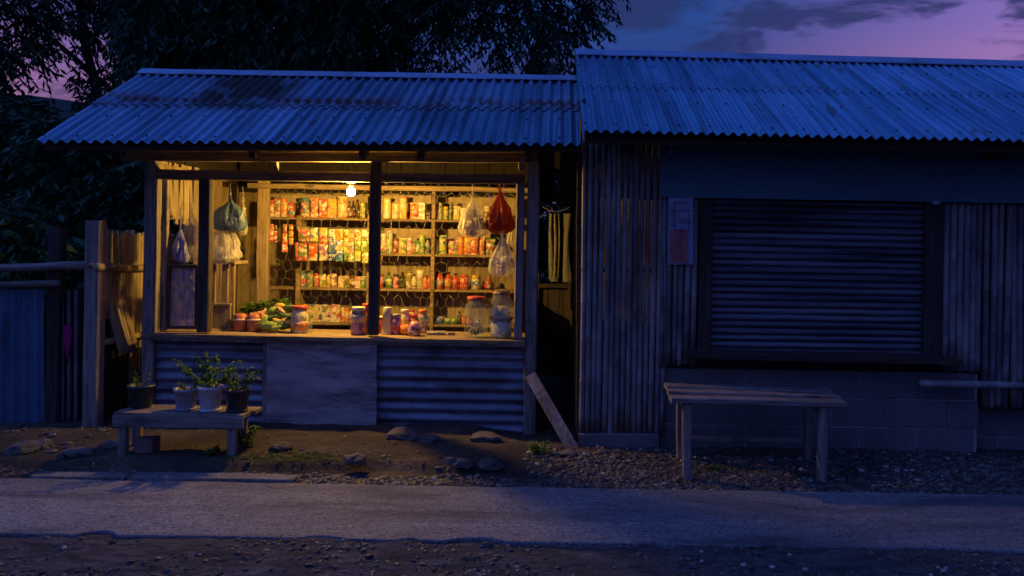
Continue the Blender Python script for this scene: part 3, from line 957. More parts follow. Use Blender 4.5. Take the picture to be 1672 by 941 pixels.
# back and side frame
mb = MB(); vpost(mb, 418, 437, 296, 560, 7.35, .06); mb.build('inner_post', W_BOARD, stall)
mb = MB(); hbeam(mb, 404, 303, 862, 311, 8, 7.30, .05); mb.build('rear_rail', W_SHELF, stall)
# counter
mb = MB()
a, b = P(236, 545.0, 6.09), P(856, 556.5, 6.09)
bar(mb, a + Vector((0, .25, -.016)), b + Vector((0, .25, -.016)), .50, .032, jit=.001, ch=.1)
CZ0, CZ1 = a, b
mb.build('counter_top', W_SHELF, stall)
mb = MB(); hbeam(mb, 250, 551.5, 857, 562.5, 9, 6.105, .03); mb.build('counter_rail', W_POST, stall)
def counter_z(x): return CZ0.z + (CZ1.z - CZ0.z) * (x - CZ0.x) / (CZ1.x - CZ0.x)
# zinc fronts, ribs lying flat
def zpanel(pl, pr, yt0, yt1, yb0, yb1, Y, name='zinc_panel', pitch=.079, amp=.011):
    mb = MB()
    corr(mb, P(pl, yb0, Y), P(pl, yt0, Y), P(pr, yb1, Y), P(pr, yt1, Y), pitch, amp, (0, -1, 0), 14)
    return mb.build(name, SHEET, stall, smooth=True)
zpanel(250, 437, 555, 558, 690, 693, 6.185)
zpanel(612, 855, 561, 566, 704, 709, 6.185)
mb = MB()
p0, p1, p2, p3 = P(433.5, 699, 6.13), P(614, 703, 6.13), P(615, 562, 6.13), P(436, 557.5, 6.13)
pts = []
for i, (u_, v_2) in enumerate(((p0, p1), (p1, p2), (p2, p3), (p3, p0))):
    for k in range(10):
        q = u_.lerp(v_2, k / 10) + Vector((rng.uniform(-.003, .003), 0, rng.uniform(-.003, .003)))
        pts.append(q)
n_ = len(pts)
mb.add(pts + [q + Vector((0, .012, 0)) for q in pts], [tuple(range(n_)), tuple(range(2 * n_ - 1, n_ - 1, -1))] + [(i, n_ + i, n_ + (i + 1) % n_, (i + 1) % n_) for i in range(n_)])
mb.build('plywood_panel', PLY, stall)
mb = MB()
for px, py in ((441, 565), (440, 640), (442, 692), (608, 570), (609, 636), (607, 694), (525, 567), (520, 695)):
    q = P(px, py, 6.13); tube(mb, [q, q + Vector((0, -.004, 0))], .0045, 6)
mb.build('nail_heads', BLACK, stall)
mb = MB(); vpost(mb, 428, 440, 556, 705, 6.15, .03); mb.build('counter_stud', W_POST, stall)
mb = MB(); box(mb, X(238, 6.3), X(905, 6.3), 6.24, 6.5, -.1, .035)
mb.build('foundation', BLOCK, stall)
mb = MB(); box(mb, X(852, 6.1, 720), X(903, 6.1, 720), 6.1, 6.235, -.1, .03)
mb.build('footing_block', BLOCK, stall)
mb = MB(); box(mb, -2.9, -.15, 6.4, 8.0, .0, .05); mb.build('stall_floor', DIRT, stall)

# walls: each run of boards is one part
def boards(mb, pfn, n, t0, t1, z0, z1, thick_dir, gap=.006, th=.015, zj=.01):
    for i in range(n):
        a_, b_ = t0 + (t1 - t0) * i / n, t0 + (t1 - t0) * (i + 1) / n
        p_, q_ = Vector(pfn(a_)), Vector(pfn(b_))
        d_ = (q_ - p_).normalized() * gap / 2
        p_ += d_; q_ -= d_
        w2 = Vector(thick_dir) * (th + rng.uniform(0, .006))
        o2 = Vector(thick_dir) * rng.uniform(-.004, .004)
        za, zb = z0 + rng.uniform(-zj, zj), z1 + rng.uniform(-zj, zj)
        vv = []
        for z_ in (za, zb):
            for q in (p_, q_, q_ + w2, p_ + w2):
                vv.append((q.x + o2.x, q.y + o2.y, z_))
        mb.add(vv, [(0, 3, 2, 1), (4, 5, 6, 7), (0, 1, 5, 4), (1, 2, 6, 5), (2, 3, 7, 6), (3, 0, 4, 7)])
    return mb
XL, XR, YK = -2.93, -.10, 7.95
mb = MB(); boards(mb, lambda t: (XL, t, 0), 8, 6.98, YK, .0, 1.98, (-1, 0, 0)); mb.build('side_boards', W_BOARD, stall)
mb = MB(); boards(mb, lambda t: (XL - .02, t, 0), 10, 6.3, YK, 2.0, 2.5, (-1, 0, 0)); mb.build('upper_side_boards', SHADE_DARK, stall)
mb = MB(); boards(mb, lambda t: (XL, t, 0), 6, 6.25, 6.98, .0, .78, (-1, 0, 0)); mb.build('side_boards', W_BOARD, stall)
mb = MB(); boards(mb, lambda t: (t, YK, 0), 22, XL, XR, .0, 1.90, (0, 1, 0)); mb.build('back_boards', W_OLIVE, stall)
mb = MB(); boards(mb, lambda t: (t, YK + .02, 0), 20, XL, XR, 1.89, 2.3, (0, 1, 0)); mb.build('upper_back_boards', SHADE_DARK, stall)  # shade painted in, so the gap above the lintel stays dark
mb = MB(); boards(mb, lambda t: (XR, t, 0), 7, 6.25, 7.08, .0, 2.2, (1, 0, 0)); mb.build('side_boards', W_OLIVE, stall)
mb = MB(); boards(mb, lambda t: (XR, t, 0), 6, 7.08, YK, .0, .95, (1, 0, 0)); mb.build('side_boards', W_OLIVE, stall)
# cane slats over the side opening, and a rail
mb = MB()
for i in range(13):
    y = 6.36 + .052 * i + rng.uniform(-.006, .006)
    pole(mb, (XL - .01, y, 1.60 + rng.uniform(-.05, .03)), (XL - .01 + rng.uniform(-.02, .02), y, 2.05), .019, 6)
mb.build('side_cane_slats', BAMBOO_T, stall)
mb = MB(); bar(mb, (XL - .03, 6.22, 1.62), (XL - .03, 7.1, 1.62), .02, .03); bar(mb, (XL, 6.22, 2.0), (XL, 7.9, 2.0), .03, .05)
mb.build('side_rail', W_BOARD, stall)
# framed dusty sheet of plastic in the lower left light
mb = MB()
hbeam(mb, 272, 434, 322, 435, 5, 6.25, .09)
hbeam(mb, 272, 535, 322, 536, 5, 6.25, .03)
vpost(mb, 272, 276, 436, 536, 6.25, .03); vpost(mb, 317, 322, 436, 536, 6.25, .03)
mb.build('side_shelf_frame', W_DARKV, stall)
mb = MB()
g = 14
vv = []
for j in range(g + 1):
    for i in range(g + 1):
        q = P(275 + 43 * i / g, 437 + 97 * j / g, 6.27)
        q.y += .012 * mnoise.noise(Vector((i * .5, j * .7, 2))) + .01
        vv.append(q)
mb.add(vv, [(j * (g + 1) + i, j * (g + 1) + i + 1, (j + 1) * (g + 1) + i + 1, (j + 1) * (g + 1) + i) for j in range(g) for i in range(g)])
mb.build('plastic_sheet', FILM_S, stall)
# broken boards standing in the left light
mb = MB()
vpost(mb, 255, 261, 478, 538, 6.22, .012)
mb.build('pale_batten', W_BOARD, stall)

# cupboard in the left corner
cab = thing('corner_cupboard', (-2.62, 6.9, 0), 'narrow board cupboard with a broken door in the left corner behind the counter', 'cupboard')
cab2 = MB(); vpost(cab2, 347, 376, 497, 541, 6.5, .015); cab2.build('lower_panel', W_BOARD, cab)
cab2 = MB(); vpost(cab2, 362, 372, 425, 497, 6.52, .02); vpost(cab2, 376, 382, 425, 541, 6.55, .02); cab2.build('door_stile', W_BOARD, cab)
cab2 = MB(); vpost(cab2, 346, 352, 430, 497, 6.5, .02); cab2.build('door_stile', W_BOARD, cab)
cab2 = MB(); hbeam(cab2, 346, 428, 383, 429, 5, 6.5, .3); cab2.build('cupboard_top', W_BOARD, cab)
cab2 = MB(); hbeam(cab2, 346, 497, 376, 498, 4, 6.49, .04); cab2.build('cupboard_rail', W_BOARD, cab)
mb = MB(); boards(mb, lambda t: (t, 6.95, 0), 4, X(350, 6.95), X(384, 6.95), .1, 1.35, (0, 1, 0)); mb.build('back_panel', W_BOARD, cab)
mb = MB(); box(mb, X(346, 6.5), X(383, 6.5), 6.5, 6.9, .05, .10); mb.build('base_board', W_BOARD, cab)

# shelf rack along the back
rack = thing('shelf_rack', (-1.3, 7.75, .05), 'tall open rack of pale shelves packed with tins, jars and bottles behind the counter', 'shelf')
SY = 7.55
ROW = {1: 355.0, 2: 412.0, 3: 469.5, 4: 526.5}
def row_y(r_, px): return ROW[r_] + (px - 500) * .0166
def shelf(r_, p0, p1, dep=.20):
    mb = MB()
    a_, b_ = P(p0, row_y(r_, p0), SY), P(p1, row_y(r_, p1), SY)
    a_ += Vector((0, dep / 2, -.011)); b_ += Vector((0, dep / 2, -.011))
    bar(mb, a_, b_, dep, .022, jit=.001, ch=.08)
    mb.build('shelf', W_SHELF, rack)
shelf(1, 438, 846); shelf(2, 616, 846); shelf(3, 483, 846); shelf(4, 483, 846); shelf(3, 440, 479, .18)
for pl, pr, yt, yb in ((482, 489, 352, 560), (703, 709, 304, 560), (840, 847, 304, 560), (598, 603, 352, 560)):
    mb = MB(); vpost(mb, pl, pr, yt, yb + 20, SY - .012, .21); mb.build('upright', W_SHELF, rack)
mb = MB()
for pl, pr, yt, yb in ((486, 842, 410, 575),):
    a_, b_ = P(pl, yt, 7.77), P(pr, yb, 7.77)
    box(mb, a_.x, b_.x, 7.77, 7.78, b_.z, a_.z)
mb.build('back_sheet', W_OLIVE, rack)
mb = MB()
for pl, pr, yt, yb in ((440, 600, 318, 350), (622, 704, 319, 352), (712, 842, 322, 352), (628, 704, 373, 410), (714, 800, 374, 411)):
    a_, b_ = P(pl, yt, 7.76), P(pr, yb, 7.76)
    box(mb, a_.x, b_.x, 7.755, 7.762, b_.z, a_.z)
mb.build('cardboard_lining', CARD, rack)

# slack hexagonal wire over the rack
mb = MB()
wy = 7.50
x0, x1, z0, z1 = X(440, wy), X(842, wy), Z(640, 528, wy), Z(640, 303, wy)
cw, chh = .078, .104
def hv_(i, j, k):
    random.seed(i * 733 + j * 71 + k)
    return random.uniform(-.012, .012), random.uniform(-.012, .012)
def node(i, j):
    x = x0 + cw / 2 * i
    z = z1 - chh * .75 / 1.0 * j + (chh * .14 if (i + j) % 2 else -chh * .14)
    a_, b_ = hv_(i, j, 5)
    return Vector((x + a_, wy + .012 * math.sin(i * 1.7 + j), z + b_))
ni, nj = int((x1 - x0) / (cw / 2)), int((z1 - z0) / (chh * .75))
for j in range(nj + 1):
    for i in range(ni):
        if rng.random() < (.03 if j < 4 else .22): continue
        p_, q_ = node(i, j), node(i + 1, j)
        m1 = (p_ + q_) / 2 + Vector((0, rng.uniform(-.006, .006), rng.uniform(-.008, .008)))
        tube(mb, [p_, m1, q_], .0013, 4, False)
for j in range(nj):
    for i in range(ni + 1):
        if (i + j) % 2 == 0 and rng.random() > (.03 if j < 4 else .22):
            tube(mb, [node(i, j), node(i, j + 1)], .0015, 4, False)
WIRE = plain('dull_wire', (.26, .22, .15), (.42, .36, .25), 20, .5, .3, 0)
mb.build('hexagonal_wire', WIRE, stall)

# the bulb
BX = P(573, 313, 6.40)
bulb = thing('light_bulb', (BX.x, BX.y, BX.z + .07), 'glowing warm bulb hanging in its black holder under the lintel', 'light bulb')
mb = MB(); lathe(mb, [(.014, 0), (.016, .004), (.016, .034), (.010, .040)], (BX.x, BX.y, BX.z + .026), 12); mb.build('bulb_holder', BLACK, bulb, True)
mb = MB(); lathe(mb, [(.034, 0), (.036, .006), (.02, .010)], (BX.x, BX.y, BX.z + .064), 14); mb.build('ceiling_rose', BLACK, bulb, True)
mb = MB(); tube(mb, [(BX.x, BX.y, BX.z + .07), (BX.x + .003, BX.y, BX.z + .10), (BX.x, BX.y, BX.z + .22)], .0035, 6); mb.build('flex', BLACK, bulb)
mb = MB()
prof = [(.004, -.036), (.020, -.032), (.031, -.019), (.034, -.002), (.031, .012), (.021, .022), (.013, .028)]
lathe(mb, prof, (BX.x, BX.y, BX.z), 14)
m, t, bs = nodes_of('glowing_bulb')
t.nodes.remove(bs)
em = t.nodes.new('ShaderNodeEmission')
em.inputs[0].default_value = (1.0, .56, .105, 1)
em.inputs[1].default_value = BULB_POWER
t.links.new(em.outputs[0], t.nodes['Material Output'].inputs[0])
mb.build('bulb_glass', m, bulb, True)

# ------------------------------------------------------------------ the shuttered shop
YB = 5.85
shop = thing('shuttered_shop', (2.6, 6.6, 0), 'dark closed shop with roller shutter, bamboo cladding and long blue zinc roof', 'shop')
e0, e1 = P(951, 214, 5.35), P(2400, 247, 5.35)
r0, r1 = P(939, 89, 7.18), P(2014, 118, 7.18)
nb = (e1 - e0).cross(r0 - e0).normalized()
mb = MB(); corr(mb, e0, e1, e0.lerp(r0, .52), e1.lerp(r1, .52), .0685, .0125, nb, 5, 0, .52, ends=.01, per=8)
mb.build('lower_roof_sheets', ROOF_B, shop, True)
mb = MB(); u2 = nb * .005
corr(mb, e0.lerp(r0, .50) + u2, e1.lerp(r1, .50) + u2, r0 + u2, r1 + u2, .0685, .0125, nb, 5, .5, 1, ends=.012, per=8)
mb.build('upper_roof_sheets', ROOF_B, shop, True)
mb = MB(); corr(mb, Vector((r1.x, 9.0, r1.z - .93)), Vector((r0.x, 9.0, r0.z - .93)), r1, r0, .0685, .0125, (0, .45, .9), 3, 0, 1, per=6)
mb.build('rear_roof_sheets', ROOF_B, shop, True)
mb = MB()
n_ = 80; vs_, fs_ = [], []
sl = (r0 - e0).normalized()
for i in range(n_ + 1):
    t = i / n_
    q = r0.lerp(r1, t) + Vector((0, 0, .022 + .004 * mnoise.noise(Vector((t * 25, 4, 0)))))
    for off_ in (-sl * .10 + nb * .001, -sl * .095 + nb * .010, Vector((0, 0, .030)), Vector((0, .1, -.03)), Vector((0, .1, -.036))):
        vs_.append(q + off_)
for i in range(n_):
    for k in range(4):
        a_ = i * 5 + k
        fs_.append((a_, a_ + 5, a_ + 6, a_ + 1))
mb.add(vs_, fs_); mb.build('ridge_cap', ZINC, shop)
roof_nails(e0, e1, r0, r1, nb, .0685, (.05, .30, .535, .80), shop)
mb = MB(); bar(mb, e0 + Vector((.012, 0, -.035)), r0 + Vector((.012, 0, -.045)), .012, .075); mb.build('edge_flashing', ZINC, shop)
mb = MB(); hbeam(mb, 955, 224.5, 2380, 257, 19, 5.44, .03); mb.build('eave_board', W_DARK, shop)
mb = MB()
dn = -nb * .04
q4 = [e0.lerp(r0, .05) + dn, e1.lerp(r1, .05) + dn, r1 + dn, r0 + dn]
q4[0].x += .04; q4[3].x += .04
mb.add(q4 + [q - nb * .01 for q in q4], [(0, 1, 2, 3), (7, 6, 5, 4), (0, 4, 5, 1), (3, 2, 6, 7), (1, 5, 6, 2), (0, 3, 7, 4)])
mb.build('ceiling_lining', SHADE_DARK, shop)
XE = 5.9
# cane screens
def canes(pl, pr, pitch, yt, yb, Y, name, r_=None, tight=.482, ybf=None, skip=()):
    mb = MB()
    x = X(pl, Y); xe = X(pr, Y); k = 0
    r_ = r_ or pitch * tight
    while x < xe:
        px = CX + x * F / Y
        b_ = ybf(px) if ybf else yb
        zt, zb = Z(px, yt, Y), Z(px, b_, Y)
        if k not in skip:
            rr = r_ * rng.uniform(.90, 1.07)
            lean = rng.uniform(-.006, .006)
            pole(mb, (x, Y + rng.uniform(0, .008), zb + rng.uniform(-.012, .006)), (x + lean, Y + rng.uniform(0, .008), zt), rr, 9)
        x += pitch * rng.uniform(.93, 1.08); k += 1
    return mb.build(name, BAMBOO, shop, True)
canes(953, 1086, .0405, 232, 708, 5.83, 'bamboo_screen')
canes(1082, 1141, .0440, 300, 596, 5.83, 'bamboo_screen')
canes(1545, 2200, .0480, 320, 604, 5.84, 'bamboo_screen', ybf=lambda px: 604 + (px - 1545) * .017 if px < 1602 else 665 + (px - 1602) * .0166)
mb = MB()
bar(mb, P(946, 250, 5.86), P(944, 708, 5.86), .035, .03)
mb.build('edge_batten', W_DARK, shop)
for y in (320, 440, 600):
    mb = MB(); bar(mb, P(946, y, 5.875), P(1078, y + 2, 5.875), .02, .03); mb.build('cross_batten', W_DARK, shop)
for y in (340, 470, 590):
    mb = MB(); bar(mb, P(1542, y, 5.885), P(2200, y + 12, 5.885), .02, .03); mb.build('cross_batten', W_DARK, shop)
# blue header board
mb = MB()
a_, b_, c_2, d_ = P(1079, 322, 5.79), P(2300, 343, 5.79), P(2300, 240, 5.79), P(1079, 230, 5.79)
vv = [a_, b_, c_2, d_]
mb.add(vv + [q + Vector((0, .02, 0)) for q in vv], [(0, 1, 2, 3), (7, 6, 5, 4), (0, 4, 5, 1), (1, 5, 6, 2), (2, 6, 7, 3), (3, 7, 4, 0)])
hd = mb.build('header_board', BLUEBOARD, shop)
mb = MB(); hbeam(mb, 1604, 253.5, 1645, 254.5, 14, 5.784, .012); mb.build('vent_hole_cover', BLACK, hd)
mb = MB(); tube(mb, [P(1096, 240, 5.77), P(1097, 246, 5.765), P(1095, 250, 5.78)], .008, 6); mb.build('hook', ZINC, hd)
mb = MB(); lathe(mb, [(.014, 0), (.03, .012), (.032, .03)], P(1528, 336, 5.77), 10); mb.build('drip_cup', ZINC, hd)
# shutter
mb = MB()
yt0, yt1, yb0, yb1 = 322, 330, 578, 583
A0, A1, B0_, B1_ = P(1160, yb0, 5.885), P(1160, yt0, 5.885), P(1513, yb1, 5.885), P(1513, yt1, 5.885)
ns_ = 23
prof = []
for i in range(ns_):
    base_ = i / ns_
    j_ = rng.uniform(.7, 1.25)
    for f_2, d_2 in ((0, .008), (.07, -.006 * j_), (.26, -.017 * j_), (.48, -.019 * j_), (.72, -.010), (.90, .000), (.96, .011)):
        prof.append((base_ + f_2 / ns_, d_2))
prof.append((1, .008))
vs_, fs_ = [], []
nc = 24
for i, (t, dd) in enumerate(prof):
    for k in range(nc + 1):
        q = A0.lerp(A1, t).lerp(B0_.lerp(B1_, t), k / nc)
        vs_.append(q + Vector((0, dd + .003 * mnoise.noise(Vector((k * .5, int(t * ns_) * 1.3, 0))), .004 * mnoise.noise(Vector((k * .3, int(t * ns_) * .9, 6))))))
for i in range(len(prof) - 1):
    for k in range(nc):
        a_ = i * (nc + 1) + k
        fs_.append((a_, a_ + 1, a_ + nc + 2, a_ + nc + 1))
mb.add(vs_, fs_)
sh = mb.build('roller_shutter', SHUT, shop)
mb = MB(); hbeam(mb, 1163, 572, 1510, 578, 5, 5.862, .03); mb.build('bottom_bar', SHUT, sh)
mb = MB(); vpost(mb, 1142, 1163, 318, 580, 5.82, .07); mb.build('shutter_post', W_DARKV, shop)
mb = MB(); vpost(mb, 1511, 1541, 326, 588, 5.82, .07); mb.build('shutter_post', W_DARKV, shop)
mb = MB(); hbeam(mb, 1122, 580.5, 1572, 592, 12, 5.68, .20); mb.build('window_sill', W_DARK, shop)
mb = MB(); box(mb, X(1142, 5.97), X(1540, 5.97), 5.97, 5.99, .5, 1.95); mb.build('shutter_light_block', BLACK, shop)  # added unseen panel, stops light leaking past the shutter
# block base
blk = MB()
zt = Z(1080, 600, YB)
def wallblocks(xa, xb, Y, z0, rows, name):
    mb = MB()
    for r_ in range(rows):
        x = xa - (.2 if r_ % 2 else 0)
        while x < xb:
            a_, b_ = max(x, xa) + .004, min(x + .40, xb) - .004
            if b_ - a_ > .03:
                dy = rng.uniform(-.003, .003)
                bar(mb, ((a_), Y + .05 + dy, z0 + .1 + r_ * .2), (b_, Y + .05 + dy, z0 + .1 + r_ * .2), .10, .190, ch=.035, jit=.001)
            x += .405
    return mb.build(name, BLOCK, shop)
x_a, x_b = X(1078, YB, 650), X(1598, YB, 650)
wallblocks(x_a, x_b, YB, zt - .8, 4, 'block_wall')
wallblocks(x_b + .01, XE, YB + .12, Z(1640, 668, YB + .12) - .6, 3, 'block_wall')
mb = MB(); box(mb, x_a + .004, x_b - .006, YB + .009, YB + .09, -.15, zt - .012)
box(mb, x_b + .01, XE, YB + .13, YB + .2, -.15, Z(1640, 668, YB + .12) - .01)
mb.build('mortar_bed', MORTAR, shop)
mb = MB(); bar(mb, P(945, 724, 5.80) + Vector((0, .09, -.03)), P(1076, 726, 5.80) + Vector((0, .09, -.03)), .18, .2, ch=.06)
mb.build('plinth', BLOCK, shop)
mb = MB(); pole(mb, P(1500, 626.5, 5.74), P(2200, 640, 5.74), .026, 10, .5); mb.build('wall_rail', BAMBOO, shop, True)
# side, rear walls and a partition added to catch the stall's light behind the canes
mb = MB(); boards(mb, lambda t: (X(947, 5.9), t, 0), 7, 5.88, 7.02, .0, 2.5, (1, 0, 0)); mb.build('side_boards', W_DARKV, shop)
mb = MB(); boards(mb, lambda t: (X(947, 5.9) , t, 0), 8, 7.02, 8.6, .0, .85, (1, 0, 0)); mb.build('side_boards', W_DARKV, shop)
mb = MB(); boards(mb, lambda t: (t, 8.6, 0), 30, .28, XE, .0, 2.4, (0, 1, 0)); mb.build('back_boards', SHADE_DARK, shop)
mb = MB(); boards(mb, lambda t: (XE, t, 0), 12, 5.9, 8.6, .0, 2.4, (1, 0, 0)); mb.build('side_boards', W_DARKV, shop)
mb = MB(); boards(mb, lambda t: (t, 7.62, 0), 7, .52, 1.18, .75, 1.88, (0, 1, 0)); mb.build('light_catch_partition', W_BOARD, shop)
mb = MB(); box(mb, x_a - .02, XE, YB + .12, YB + .14, zt - .02, 2.3)
vb_ = MB(); a_ = X(1162, 5.95); b_ = X(1512, 5.95)
vb_ = MB(); box(vb_, x_a + .02, a_ - .03, YB + .08, YB + .09, zt - .02, 1.55); vb_.build('light_block_lining', BLACK, shop); vb_ = MB(); box(vb_, b_ + .04, XE, YB + .25, YB + .26, zt - .3, 2.3); vb_.build('light_block_lining', BLACK, shop)  # added black sheets that block stray light behind the canes

# ------------------------------------------------------------------ passage between the two
pw = thing('passage_gate', (.14, 7.7, 0), 'dark low board gate across the gap between the two shops', 'gate')
mb = MB(); boards(mb, lambda t: (t, 7.72, 0), 3, -.05, .27, .62, Z(908, 465, 7.7), (0, 1, 0)); mb.build('gate_boards', W_DARKV, pw)
mb = MB(); bar(mb, (-.05, 7.70, Z(908, 467, 7.7)), (.27, 7.70, Z(908, 467, 7.7)), .03, .04); mb.build('gate_rail', W_DARK, pw)
mb = MB(); bar(mb, (-.04, 7.70, 0), (-.04, 7.7, 1.2), .03, .03); bar(mb, (.26, 7.70, 0), (.26, 7.7, 1.2), .03, .03); mb.build('gate_posts', W_DARKV, pw)
mb = MB(); vpost(mb, 914, 944, 236, 338, 6.6, .02); mb.solo('hanging_board', W_DARKV, 'black upright board hung high in the gap beside the bamboo screen', 'board')
mb = MB(); vpost(mb, 881, 905, 240, 330, 6.7, .03); mb.solo('hanging_board', W_DARKV, 'short dark board with warm scratches hung high beside the stall corner post', 'board')
# curtain on its string
mb = MB()
A_, B_ = P(886, 338, 7.3), P(933, 337, 7.3)
pts = [A_.lerp(B_, t) + Vector((0, 0, -.045 * math.sin(math.pi * t))) for t in [i / 12 for i in range(13)]]
tube(mb, pts, .0035, 5)
cu = mb.solo('curtain_string', WIRE, 'sagging pale string across the gap, above the curtain strips', 'string')
ct = thing('torn_curtain', P(909, 462, 7.3), 'torn pale yellow curtain strips hanging in the gap between the shops', 'curtain')
for pa, pb_, yb_ in ((896, 903, 458), (904, 908, 440), (911, 913, 455), (920, 931, 461), (900, 912, 460)):
    mb = MB(); g = 10; vv = []
    yt_ = 349 if pa != 900 else 430
    for j in range(g + 1):
        t = j / g
        wdn = 1 + .25 * math.sin(t * 5 + pa)
        for i in range(5):
            c_x = (pa + pb_) / 2 + 1.2 * math.sin(t * 4 + pa)
            q = P(c_x + ((i / 4 - .5) * (pb_ - pa) * wdn * (t if pa == 900 else 1)), yt_ + (yb_ - yt_) * t, 7.3)
            q.y += .005 * math.sin(i * 1.6 + t * 2)
            vv.append(q)
    mb.add(vv, [(j * 5 + i, j * 5 + i + 1, j * 5 + i + 6, j * 5 + i + 5) for j in range(g) for i in range(4)])
    mb.build('cloth_strip', CLOTH_W, ct, True)

# ------------------------------------------------------------------ leaning plank
mb = MB(); bar(mb, P(866, 612, 6.02), P(938, 738, 5.76), .085, .025, up=(0, -1, .3), jit=.001)
mb.solo('leaning_plank', W_GREYV, 'weathered plank leaning on the stall corner post over the dark gap', 'plank')

# ------------------------------------------------------------------ paper notice
nt_ = thing('wall_notice', P(1111, 432, 5.79), 'tall faded paper notice, bluish above and reddish below, on the bamboo left of the shutter', 'notice')
PAPER = plain('faded_notice_paper', (.20, .26, .42), (.28, .34, .50), 9, .7, 0, .1, 30, dirt=(.12, .12, .17), dirt_amt=.5)
PAPER2 = plain('red_notice_print', (.32, .10, .12), (.44, .15, .15), 9, .7, 0, .1, 30, dirt=(.20, .10, .12), dirt_amt=.7)
INK = plain('notice_ink', (.03, .035, .06), (.05, .05, .09), 20, .8, 0, 0)
INK2 = plain('notice_orange_ink', (.50, .22, .05), (.62, .30, .08), 20, .8, 0, 0)
def prect(mb, x0_, y0_, x1_, y1_, Y, th=.0015):
    a_, b_, c_3, d_ = P(x0_, y1_, Y), P(x1_, y1_, Y), P(x1_, y0_, Y), P(x0_, y0_, Y)
    vv = [a_, b_, c_3, d_]
    mb.add(vv + [q + Vector((0, th, 0)) for q in vv], [(0, 1, 2, 3), (7, 6, 5, 4), (0, 4, 5, 1), (1, 5, 6, 2), (2, 6, 7, 3), (3, 7, 4, 0)])
mb = MB(); prect(mb, 1091, 323, 1132, 432, 5.795, .006); mb.build('paper', PAPER, nt_)
mb = MB(); prect(mb, 1093.5, 374.5, 1122.5, 430, 5.7925, .002); prect(mb, 1122.5, 379, 1124, 430, 5.7925, .002)
mb.build('red_print', PAPER2, nt_)
mb = MB()
def glyph(mb, x_, y_, w_, h_, Y, th=.9):
    for _ in range(3):
        k = rng.choice('vvhhc')
        if k == 'v': xx = x_ + rng.uniform(0, w_ - th); prect(mb, xx, y_ + rng.uniform(0, h_ * .3), xx + th, y_ + h_ * rng.uniform(.7, 1), Y, .001)
        elif k == 'h': yy = y_ + rng.uniform(0, h_ - th); prect(mb, x_, yy, x_ + w_ * rng.uniform(.6, 1), yy + th, Y, .001)
        else:
            prect(mb, x_, y_, x_ + w_, y_ + th, Y, .001); prect(mb, x_, y_ + h_ - th, x_ + w_, y_ + h_, Y, .001)
prect(mb, 1102, 331, 1126, 332.2, 5.7935, .001); prect(mb, 1101, 331, 1102.2, 376, 5.7935, .001)
prect(mb, 1103, 343.6, 1130, 344.8, 5.7935, .001); prect(mb, 1124, 345, 1125, 378, 5.7935, .001)
for k in range(7): glyph(mb, 1105.5 + k * 3.4, 357, 2.6, 8.5, 5.7933)
for k in range(5): glyph(mb, 1096, 343 + k * 6, 3.2, 4.2, 5.7933, .8)
for k in range(5): glyph(mb, 1103 + k * 3.6, 374 + (k % 2), 2.6, 4, 5.791, .7)
mb.build('dark_lettering', INK, nt_)
mb = MB()
for c_4 in (1096, 1109, 1118):
    for k in range(8): glyph(mb, c_4, 394 + k * 4.2, 4.6, 2.9, 5.7913, .6)
mb.build('orange_lettering', INK2, nt_)

# ------------------------------------------------------------------ bench before the shutter
bench = thing('wooden_bench', P(1232, 770, 5.35) * 1.0, 'worn grey plank bench standing on gravel in front of the shutter', 'bench')
for (ax, ay, aY), (bx, by, bY), wd, ex in (((1086.5, 632, 5.53), (1354, 640.5, 5.57), .125, 0), ((1090, 640.5, 5.38), (1368, 649, 5.34), .11, 0), ((1094, 651, 5.22), (1377, 658, 5.22), .13, 0)):
    mb = MB(); bar(mb, P(ax, ay, aY), P(bx, by, bY), wd, .032, jit=.0025, ch=.15); mb.build('seat_plank', W_BENCH, bench)
def leg(px0, pxb, yt, yb_, Yt, Yb, w_=.055, d_=.05):
    mb = MB(); b2_ = P(pxb, yb_, Yb); b2_.z = gh(b2_.x, Yb) - .02
    bar(mb, P(px0, yt, Yt), b2_, w_, d_, up=(0, -1, 0)); mb.build('leg', W_GREYV, bench)
leg(1121, 1122.5, 660, 778, 5.19, 5.17); leg(1343, 1341.5, 664, 779, 5.19, 5.17)
leg(1110, 1110.5, 645, 750, 5.55, 5.55, .045); leg(1318, 1319, 650, 757, 5.55, 5.55, .05)
for (a_, b_) in (((1122, 662, 5.18), (1111, 648, 5.56)), ((1342, 668, 5.18), (1319, 653, 5.56))):
    mb = MB(); bar(mb, P(*a_), P(*b_), .035, .05); mb.build('cross_rail', W_GREY, bench)
mb = MB(); bar(mb, P(1112, 716, 5.57), P(1319, 720, 5.57), .03, .035); mb.build('stretcher', W_GREY, bench)

# ------------------------------------------------------------------ low table with pots
tab = thing('low_plank_table', P(292, 740, 5.4), 'low grey plank table carrying four potted plants before the zinc counter base', 'table')
TZ = Z(290, 675, 5.28)
mb = MB(); xa, xb = X(186, 5.28, 680), X(398, 5.28, 680)
bar(mb, (xa, 5.34, TZ - .012), (xb, 5.34, TZ - .014), .13, .024); mb.build('top_plank', W_BENCH, tab)
mb = MB(); bar(mb, (xa + .02, 5.475, TZ - .012), (xb + .03, 5.475, TZ - .014), .13, .024); mb.build('top_plank', W_BENCH, tab)
mb = MB(); bar(mb, (xa - .005, 5.277, TZ - .052), (xb, 5.277, TZ - .054), .022, .075); mb.build('apron', W_GREY, tab)
for px, yb_ in ((201, 744), (379, 742)):
    for Yl in (5.31, 5.50):
        x = X(px, 5.31, 720)
        mb = MB(); bar(mb, (x, Yl, gh(x, Yl) - .02), (x, Yl, TZ - .026), .055, .05, up=(0, -1, 0)); mb.build('leg', W_GREYV, tab)

